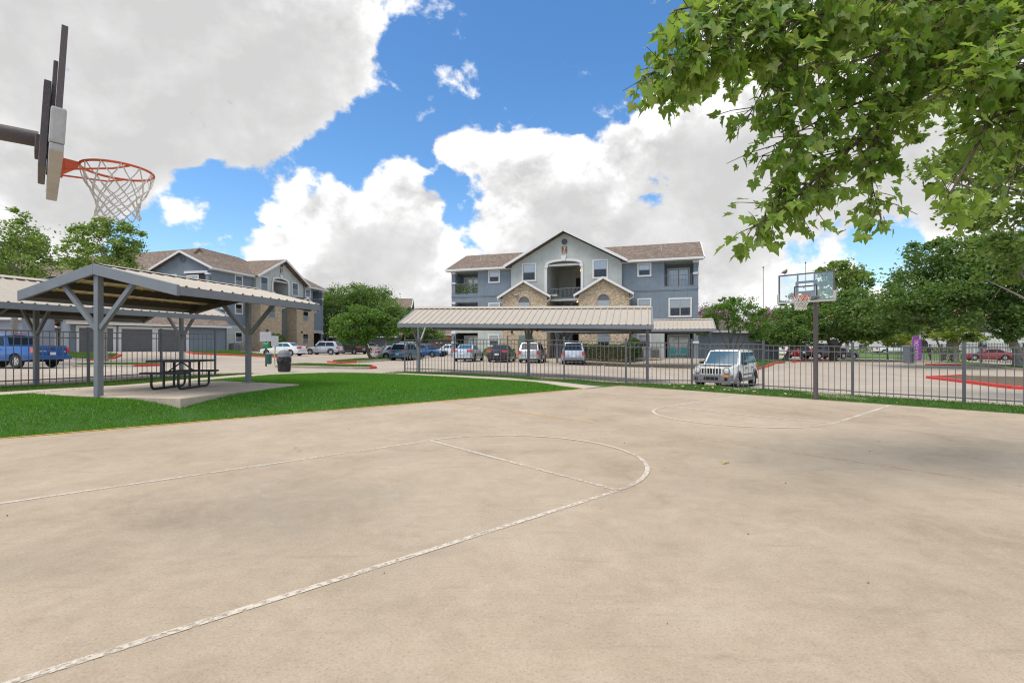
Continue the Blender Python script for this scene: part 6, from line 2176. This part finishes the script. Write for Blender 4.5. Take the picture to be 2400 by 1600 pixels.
tree('small yellow green tree at the corner of the white apartments', b, rel(b, [(2075, 785, 0, 1.4, 1.5, .8), (2100, 800, 0, 1.2, 1.4, .6), (2040, 800, 0, 1.0, 1.2, .5)]), 3600, .26, 'leaf_lime', [([(0, 0, 0), (0, 0, 2)], .1, .06)], 'bark', 60, 31, limbs=5)
for i, (lab, x, Y, h_, rr, lf) in enumerate([('tall green hedge line left of the white apartments', 1890, 100, 5.0, 6.5, 'leaf_mid'), ('green tree clump beyond the middle carport left end', 1020, 105, 5.5, 5, 'leaf_mid'), ('broad tree mass behind the right end of the white apartments', 2330, 110, 10, 9, 'leaf_oak'), ('distant tree crown behind the left garage row', -10, 60, 6, 5, 'leaf_mid')]):
    b = base_at(x, Y)
    tree(lab, b, [((0, 0, h_ * .6), (rr, rr * .7, h_ * .4)), ((rr * .5, 0, h_ * .45), (rr * .6, rr * .6, h_ * .3)), ((-rr * .6, 0, h_ * .5), (rr * .6, rr * .6, h_ * .35))], 7000, .5, lf, [([(0, 0, 0), (0, 0, h_ * .5)], .25, .14)], 'bark', 90, 35 + i, limbs=4)


v, f = leaf_quads(PL, np.full(len(PL), .16))
link('rail_plants', mesh_np('rail_plants', v, f, MT['leaf_lime']), b7)['kind'] = 'stuff'


def shrub(label, loc, blobs, n, size, leaf, seed, name='shrub'):
    r = thing(name, label, 'shrub' if name == 'shrub' else 'hedge', loc)
    rnd = np.random.RandomState(seed)
    np.random.seed(seed)
    pts = []
    for (c, rr) in blobs:
        d = rnd.normal(0, 1, (n, 3))
        d /= np.linalg.norm(d, axis=1)[:, None]
        q = np.array(c) + d * np.array(rr) * (rnd.uniform(.55, 1, n) ** .4)[:, None]
        pts.append(q)
    P = np.concatenate(pts)
    P = P[P[:, 2] > .02]
    v, f = leaf_quads(P, np.full(len(P), size))
    o = link('foliage', mesh_np('foliage', v, f, MT[leaf]), r)
    o['kind'] = 'stuff'
    MB().tube([(0, 0, -.1), (.03, 0, .5)], [.05, .03], 6).build('stem', MT['bark'], r)
    return r


def box_hedge(label, loc, rz, L, D, H, n, seed):
    r = thing('hedge', label, 'hedge', loc, rz)
    rnd = np.random.RandomState(seed)
    np.random.seed(seed)
    P = rnd.uniform(-.5, .5, (n, 3))
    ax = rnd.randint(0, 3, n)
    for k in range(3):
        m = ax == k
        P[m, k] = np.sign(P[m, k]) * rnd.uniform(.42, .5, m.sum())
    P = P * np.array([L, D, H]) + np.array([L / 2, 0, H / 2])
    P[:, 2] += .07 * np.sin(P[:, 0] * 2.1) + .05 * np.sin(P[:, 0] * 5.3)
    v, f = leaf_quads(P, np.full(n, .1))
    o = link('foliage', mesh_np('foliage', v, f, MT['leaf_hedge']), r)
    o['kind'] = 'stuff'
    MB().box(.1, -D * .36, 0, L - .1, D * .36, H * .86).build('inner_twigs', MT['bark'], r)
    return r


box_hedge('clipped green hedge below the right stone bay', b7pt(14.1, 2.75), B7a, 4.6, 1.1, 1.25, 9000, 51)
shrub('tall round shrub at the right end of the clipped hedge', b7pt(18.6, 2.3), [((0, 0, .95), (.75, .7, .95))], 3600, .12, 'leaf_hedge', 53)
shrub('low yellow green shrub between the black sedan and the meter cabinet', b7pt(5.6, 2.6), [((0, 0, .55), (1.1, .7, .55)), ((1.1, 0, .5), (.9, .7, .5))], 2200, .12, 'leaf_lime', 55)
shrub('dark leafy shrub at the corner of the left stone bay', (-27.3, 57.3, 1.0), [((0, 0, 1.0), (.9, 1.0, 1.1)), ((.3, -.7, .7), (.7, .7, .8))], 2600, .18, 'leaf_hedge', 57)
shrub('spiky low shrub in front of the right stone bay of the left building', (-26.5, 69.5, 1.0), [((0, 0, .5), (1.1, 1.1, .6))], 1800, .2, 'leaf_mid', 58)
shrub('low shrub behind the white sedan roof at the stair opening', (-27.5, 62.0, 1.0), [((0, 0, .35), (.7, .7, .4))], 1200, .16, 'leaf_lime', 59)
shrub('bushy shrub at the foot of the right hand pale trunks', (37.9, 36.4, .1), [((0, 0, .5), (.7, .6, .6))], 1500, .14, 'leaf_hedge', 60)
shrub('long low hedge along the street before the white apartments', (66, 88.6, .3), [((0, 0, .5), (6, .7, .6)), ((11, 0, .5), (4, .7, .6))], 2600, .22, 'leaf_mid', 61)

# leaning trunk stump at the end of the right garage
lt = thing('tree', 'leaning bare trunk at the end of the right garage', 'tree', base_at(1840, 50.5))
MB().tube([(0, 0, 0), (.35, 0, .7), (.9, 0, 1.5), (1.2, .1, 2.4)], [.28, .19, .16, .12], 9).build('trunk', MT['barkp'], lt, smooth=True)

# ------------------------------------------------------------------ the sycamore hanging in from the upper right
BR = [
    ([(2900, -160, 6.8), (2600, -40, 6.5), (2350, 18, 6.3), (2200, 22, 6.1), (2080, 30, 5.9), (1900, 70, 5.7), (1720, 110, 5.5), (1590, 150, 5.3), (1505, 180, 5.2)], .055, 1.5),
    ([(2350, 18, 6.3), (2260, 100, 6.0), (2160, 200, 5.8), (2060, 290, 5.6), (1990, 350, 5.5), (1900, 430, 5.4), (1830, 490, 5.3), (1760, 535, 5.25)], .035, 1.35),
    ([(2060, 290, 5.6), (2040, 370, 5.5), (2045, 440, 5.45), (2060, 500, 5.4)], .016, 1.2),
    ([(1900, 70, 5.7), (1840, 140, 5.5), (1790, 210, 5.4), (1745, 290, 5.3)], .018, .95),
    ([(2700, -150, 6.2), (2350, -70, 5.9), (2100, -50, 5.7), (1850, -30, 5.5), (1680, 5, 5.4), (1580, 25, 5.3)], .04, 1.5),
    ([(2100, -50, 5.7), (1950, 20, 5.4), (1820, 60, 5.2), (1680, 110, 5.1), (1620, 120, 5.0), (1560, 130, 5.0)], .022, 1.4),
    ([(2600, -40, 6.5), (2450, 110, 5.6), (2350, 230, 5.2), (2290, 340, 5.0), (2240, 430, 4.9), (2205, 500, 4.8)], .03, .6),
    ([(2450, 110, 5.6), (2420, 240, 5.1), (2390, 350, 4.9), (2370, 430, 4.8)], .02, .55),
    ([(2260, 100, 6.0), (2120, 140, 5.7), (2000, 180, 5.5), (1880, 230, 5.4), (1800, 260, 5.35)], .022, 1.1),
    ([(2160, 200, 5.8), (2060, 225, 5.6), (1960, 260, 5.5), (1870, 310, 5.4), (1795, 350, 5.35)], .018, 1.0),
    ([(2700, -150, 6.2), (2450, 0, 5.4), (2330, 90, 5.1), (2240, 180, 5.0), (2180, 250, 5.0)], .03, 1.1),
    ([(2350, -70, 5.9), (2200, 60, 5.5), (2080, 120, 5.3), (1980, 150, 5.2), (1890, 150, 5.1)], .022, 1.1),
    ([(2800, 60, 6.0), (2500, 180, 5.4), (2380, 260, 5.2), (2300, 280, 5.1)], .03, 1.1),
    ([(2450, 0, 5.4), (2380, 60, 5.0), (2300, 130, 4.9), (2290, 210, 4.8)], .02, 1.1),
    ([(1850, -30, 5.5), (1750, 40, 5.3), (1640, 70, 5.2), (1560, 90, 5.1)], .016, 1.4),
    ([(2200, 22, 6.1), (2080, 80, 6.3), (1960, 110, 6.3), (1780, 150, 6.2), (1660, 170, 6.1), (1590, 195, 6.0)], .02, 1.0),
    ([(1990, 350, 5.5), (1910, 370, 5.5), (1840, 360, 5.45), (1785, 365, 5.4)], .01, .8),
    ([(1900, 430, 5.4), (1850, 430, 5.4), (1815, 470, 5.4), (1790, 500, 5.4)], .009, 1.2),
    ([(2700, -150, 6.2), (2500, -80, 5.6), (2350, -20, 5.4), (2200, 0, 5.2), (2060, -10, 5.1), (1950, -20, 5.0)], .03, 1.2),
    ([(2500, 180, 5.4), (2430, 150, 5.0), (2360, 160, 4.8), (2300, 180, 4.7)], .02, 1.2),
]
TB = Vector((8.9, 4.6, 0))
ov = thing('sycamore_tree', 'big leafed sycamore whose branches hang in from the upper right corner', 'tree', TB)
crotch = Vector((8.6, 5.2, 4.6))
MB().tube([TB - TB + Vector((0, 0, -.2)), Vector((.0, .05, 1.6)), Vector((-.05, .2, 3.2)), crotch - TB, Vector((.3, .9, 7.5))], [.30, .22, .19, .16, .08], 12).build('trunk', MT['barkp'], ov, smooth=True)


def palmate(k):
    """one sycamore leaf, stem at the origin, blade along +y, five toothed lobes"""
    rr = random.Random(k)
    rim = [(-.06, .02), (-.30, .05), (-.47, .20), (-.36, .30), (-.50, .52), (-.30, .56), (-.20, .60), (-.12, .78), (0, 1.0), (.12, .78), (.20, .60), (.30, .56), (.50, .52), (.36, .30), (.47, .20), (.30, .05), (.06, .02)]
    fold, droop, curl = rr.uniform(.10, .38), rr.uniform(.05, .45), rr.uniform(-.12, .2)
    pts = [(0, .30, 0)] + [(x * rr.uniform(.9, 1.1), y, 0) for x, y in rim]
    out = []
    for x, y, z in pts:
        out.append((x, y, abs(x) * fold - droop * y * y * .6 + curl * x * y))
    n = len(rim)
    return np.array(out), np.array([(0, i, i + 1) for i in range(1, n)])


LV = [palmate(k) for k in range(8)]
LME = []
for k, (v, f) in enumerate(LV):
    # petiole as a thin sliver joined to the blade
    me = mesh_np('leaf', v, f, MT['leaf_syc'], False)
    LME.append(me)
rnd = random.Random(11)
leaves = []
tw = MB()
for (pp, r0, dens) in BR:
    pts = [at(x, y, Y) for x, y, Y in pp]
    m = len(pts)
    pts[0] = pts[0] if pp[0][0] < 2650 else (TB + Vector((-.05, .35, 4.0))).lerp(crotch + Vector((0, .2, 1.5)), rnd.random())
    rad = [r0 * (1 - .82 * i / (m - 1)) for i in range(m)]
    MB().tube([p - TB for p in pts], rad, 7).build('branch', MT['twig'], ov, smooth=True)
    for a, b in zip(pts[:-1], pts[1:]):
        ln = (b - a).length
        if a.x > 7.9:
            continue
        d = (b - a).normalized()
        for _ in range(max(1, int(ln * 29 * dens))):
            s = a.lerp(b, rnd.random())
            side = Vector((rnd.gauss(0, 1), rnd.gauss(0, 1), rnd.gauss(-.25, .8)))
            side -= d * side.dot(d) * .6
            side.normalize()
            tl = rnd.uniform(.10, .42)
            e = s + side * tl + d * rnd.uniform(0, .2) + Vector((0, 0, -.06))
            tw.tube([s - TB, s.lerp(e, .5) + Vector((0, 0, .02)) - TB, e - TB], [.006, .0045, .003], 4, cap=False)
            for q in range(rnd.randint(3, 5)):
                f = rnd.uniform(.35, 1.05)
                leaves.append((s.lerp(e, f) + Vector((rnd.gauss(0, .035), rnd.gauss(0, .035), rnd.gauss(-.02, .03))), side, rnd))
tw.build('twigs', MT['twig'], ov)['kind'] = 'stuff'
MTX = []
for (p, side, _) in leaves:
    dr = (side * .7 + Vector((rnd.gauss(0, .55), rnd.gauss(0, .55), rnd.uniform(-1.25, -.15)))).normalized()
    nrm = Vector((rnd.gauss(0, .55), rnd.gauss(-.15, .55), 1)).normalized()
    xa = dr.cross(nrm).normalized()
    nz = xa.cross(dr).normalized()
    s = rnd.choice([.085, .105, .125, .14, .155]) * rnd.uniform(.85, 1.12)
    MTX.append((Matrix((xa * s, dr * s, nz * s)).transposed(), p, s, rnd.randrange(len(LME))))
# the leaves that show largest become parts of their own, the rest one part
def shows(t):
    p = t[1]
    if p.y < .3:
        return 0
    x, y = p.x / p.y, (p.z - EYE) / p.y
    if abs(x) > 1.04 or y > .71:
        return 0
    return t[2] / p.y * (1 + .8 * (y < .35) + .3 * (x < .45))
order = sorted(range(len(MTX)), key=lambda i: -shows(MTX[i]))
big = set(order[:300])
VV, FF, o_ = [], [], 0
for i, (m3, p, s, k) in enumerate(MTX):
    if i in big:
        lo = link('leaf', LME[k], ov)
        lo.matrix_basis = Matrix.Translation(p - TB) @ m3.to_4x4()
    else:
        v, f = LV[k]
        A_ = np.array(m3)
        VV.append(v @ A_.T + np.array(p - TB))
        FF.append(f + o_)
        o_ += len(v)
fo = link('foliage', mesh_np('foliage', np.concatenate(VV), np.concatenate(FF), MT['leaf_syc']), ov)
fo['kind'] = 'stuff'

# a second sycamore further off behind the hanging branches
b = base_at(2440, 15.5)
tree('second sycamore with smaller pale leaves behind the hanging branches', b, rel(b, [(2330, 420, 0, 1.5, 1.5, 1.5), (2260, 330, 0, 1.2, 1.2, 1.2), (2370, 300, 0, 1.4, 1.4, 1.6), (2220, 390, -.3, .7, .8, .7), (2390, 540, -.2, 1.2, 1.2, 1.0), (2340, 600, -.2, .8, .9, .7), (2440, 460, 0, 1.2, 1.4, 1.6), (2200, 300, 0, .6, .8, .4), (2270, 480, 0, .8, .9, .9), (2400, 640, 0, .8, .8, .5)]), 11000, .17, 'leaf_mid', [([(0, 0, 0), (0, 0, 3), (-.2, 0, 6.5)], .2, .09)], 'barkp', 170, 71, limbs=16)

# ------------------------------------------------------------------ people on the far verge


def person(label, loc, rz, joints, shirt, trousers, seed=0):
    """joints: dict of named positions; one skinned body, hair and clothes as children"""
    r = thing('person', label, 'person', loc, rz)
    J = joints
    edges = [('pel', 'che'), ('che', 'nec'), ('nec', 'hea'), ('hea', 'top'), ('che', 'shl'), ('shl', 'ell'), ('ell', 'wrl'), ('wrl', 'hal'), ('che', 'shr'), ('shr', 'elr'), ('elr', 'wrr'), ('wrr', 'har'), ('pel', 'hil'), ('hil', 'knl'), ('knl', 'anl'), ('anl', 'tol'), ('pel', 'hir'), ('hir', 'knr'), ('knr', 'anr'), ('anr', 'tor')]
    rad = dict(pel=.15, che=.16, nec=.06, hea=.10, top=.085, shl=.075, shr=.075, ell=.05, elr=.05, wrl=.035, wrr=.035, hal=.04, har=.04, hil=.11, hir=.11, knl=.07, knr=.07, anl=.045, anr=.045, tol=.04, tor=.04)
    names = list(rad)
    me = bpy.data.meshes.new('body')
    me.from_pydata([J[k] for k in names], [(names.index(a), names.index(b)) for a, b in edges], [])
    o = link('body', me, r)
    sk = o.modifiers.new('skin', 'SKIN')
    for i, k in enumerate(names):
        me.skin_vertices[0].data[i].radius = (rad[k], rad[k] * .85)
    me.skin_vertices[0].data[0].use_root = True
    o.modifiers.new('sub', 'SUBSURF').render_levels = 1
    dg = bpy.context.evaluated_depsgraph_get()
    m2 = bpy.data.meshes.new_from_object(o.evaluated_get(dg))
    o.modifiers.clear()
    o.data = m2
    for m in (MT['skin'], shirt, trousers):
        m2.materials.append(m)
    hz = J['hea'][2] - .13
    for p in m2.polygons:
        z = p.center.z
        near = min(names, key=lambda k: (Vector(J[k]) - p.center).length)
        p.material_index = 0 if (z > hz or near in ('wrl', 'wrr', 'hal', 'har')) else (2 if near in ('hil', 'hir', 'knl', 'knr', 'anl', 'anr', 'tol', 'tor', 'pel') else 1)
        p.use_smooth = True
    h = Vector(J['hea'])
    MB().lathe([(.105, .0), (.115, .05), (.105, .11), (.06, .15), (.01, .16)], 12).build('hair', MT['black'], r, smooth=True, loc=h + Vector((-.015, 0, .0)))
    return r


std = dict(pel=(0, 0, .95), che=(.03, 0, 1.3), nec=(.04, 0, 1.5), hea=(.06, 0, 1.62), top=(.06, 0, 1.74), shl=(.03, .19, 1.42), ell=(-.05, .25, 1.15), wrl=(.08, .26, .93), hal=(.12, .26, .84), shr=(.03, -.19, 1.42), elr=(.02, -.25, 1.13), wrr=(-.1, -.25, .92), har=(-.13, -.25, .83), hil=(0, .1, .9), knl=(.14, .1, .5), anl=(.1, .1, .09), tol=(.25, .11, .04), hir=(0, -.1, .9), knr=(-.05, -.1, .5), anr=(-.22, -.1, .13), tor=(-.1, -.1, .04))
p_ = base_at(2180, 54)
person('person dressed in black walking along the far path behind the banner', (p_.x, p_.y, th(p_.x, p_.y)), R(200), std, MT['cloth'], MT['cloth'])
sit = dict(pel=(0, 0, .16), che=(-.06, 0, .5), nec=(-.03, 0, .7), hea=(.0, 0, .82), top=(.0, 0, .94), shl=(-.05, .19, .62), ell=(.08, .24, .38), wrl=(.28, .2, .36), hal=(.36, .18, .37), shr=(-.05, -.19, .62), elr=(.08, -.24, .38), wrr=(.28, -.2, .36), har=(.36, -.18, .37), hil=(.03, .1, .15), knl=(.36, .14, .42), anl=(.5, .14, .09), tol=(.64, .14, .04), hir=(.03, -.1, .15), knr=(.36, -.14, .42), anr=(.5, -.14, .09), tor=(.64, -.14, .04))
p_ = base_at(2233, 47)
person('person in navy top sitting on the ground beside the slim pale trunk', (p_.x, p_.y, th(p_.x, p_.y)), R(210), sit, MT['navy'], MT['cloth'])

# ------------------------------------------------------------------ litter: leaves and pebbles
n = 46
pts = []
for _ in range(n):
    v_ = random.uniform(-10.5, -3)
    u_ = U_END + random.uniform(.3, 2.0)
    q = court(u_, v_)
    pts.append((q.x, q.y, th(q.x, q.y) + .06))
P = np.array(pts)
v, f = leaf_quads(P, np.full(n, .11), .25)
lf = link('fallen_leaves', mesh_np('fallen_leaves', v, f, MT['stain']))
lf['kind'] = 'stuff'
n = 60
u_, v_ = np.random.uniform(-2, 13, n), np.random.uniform(-11, 2, n)
P = np.stack([u_ * E1.x + v_ * E2.x, u_ * E1.y + v_ * E2.y, np.full(n, .006)], 1)
v, f = leaf_quads(P, np.full(n, .022), .1)
dl = link('court_debris', mesh_np('court_debris', v, f, MT['twig']))
dl['kind'] = 'stuff'
for (x, y, Y) in [(1700, 1087, 6.35)]:
    p = at(x, y, Y)
    t_ = thing('fallen_leaf', 'single pale curled leaf lying on the bare court', 'leaf', (p.x, p.y, .006), .5)
    MB().hexa([(-.05, -.02, 0), (.05, -.015, 0), (.05, .02, 0), (-.05, .02, .004)], [(-.04, -.02, .02), (.06, -.012, .012), (.05, .02, .022), (-.05, .018, .028)]).build('blade', MT['stain'], t_)
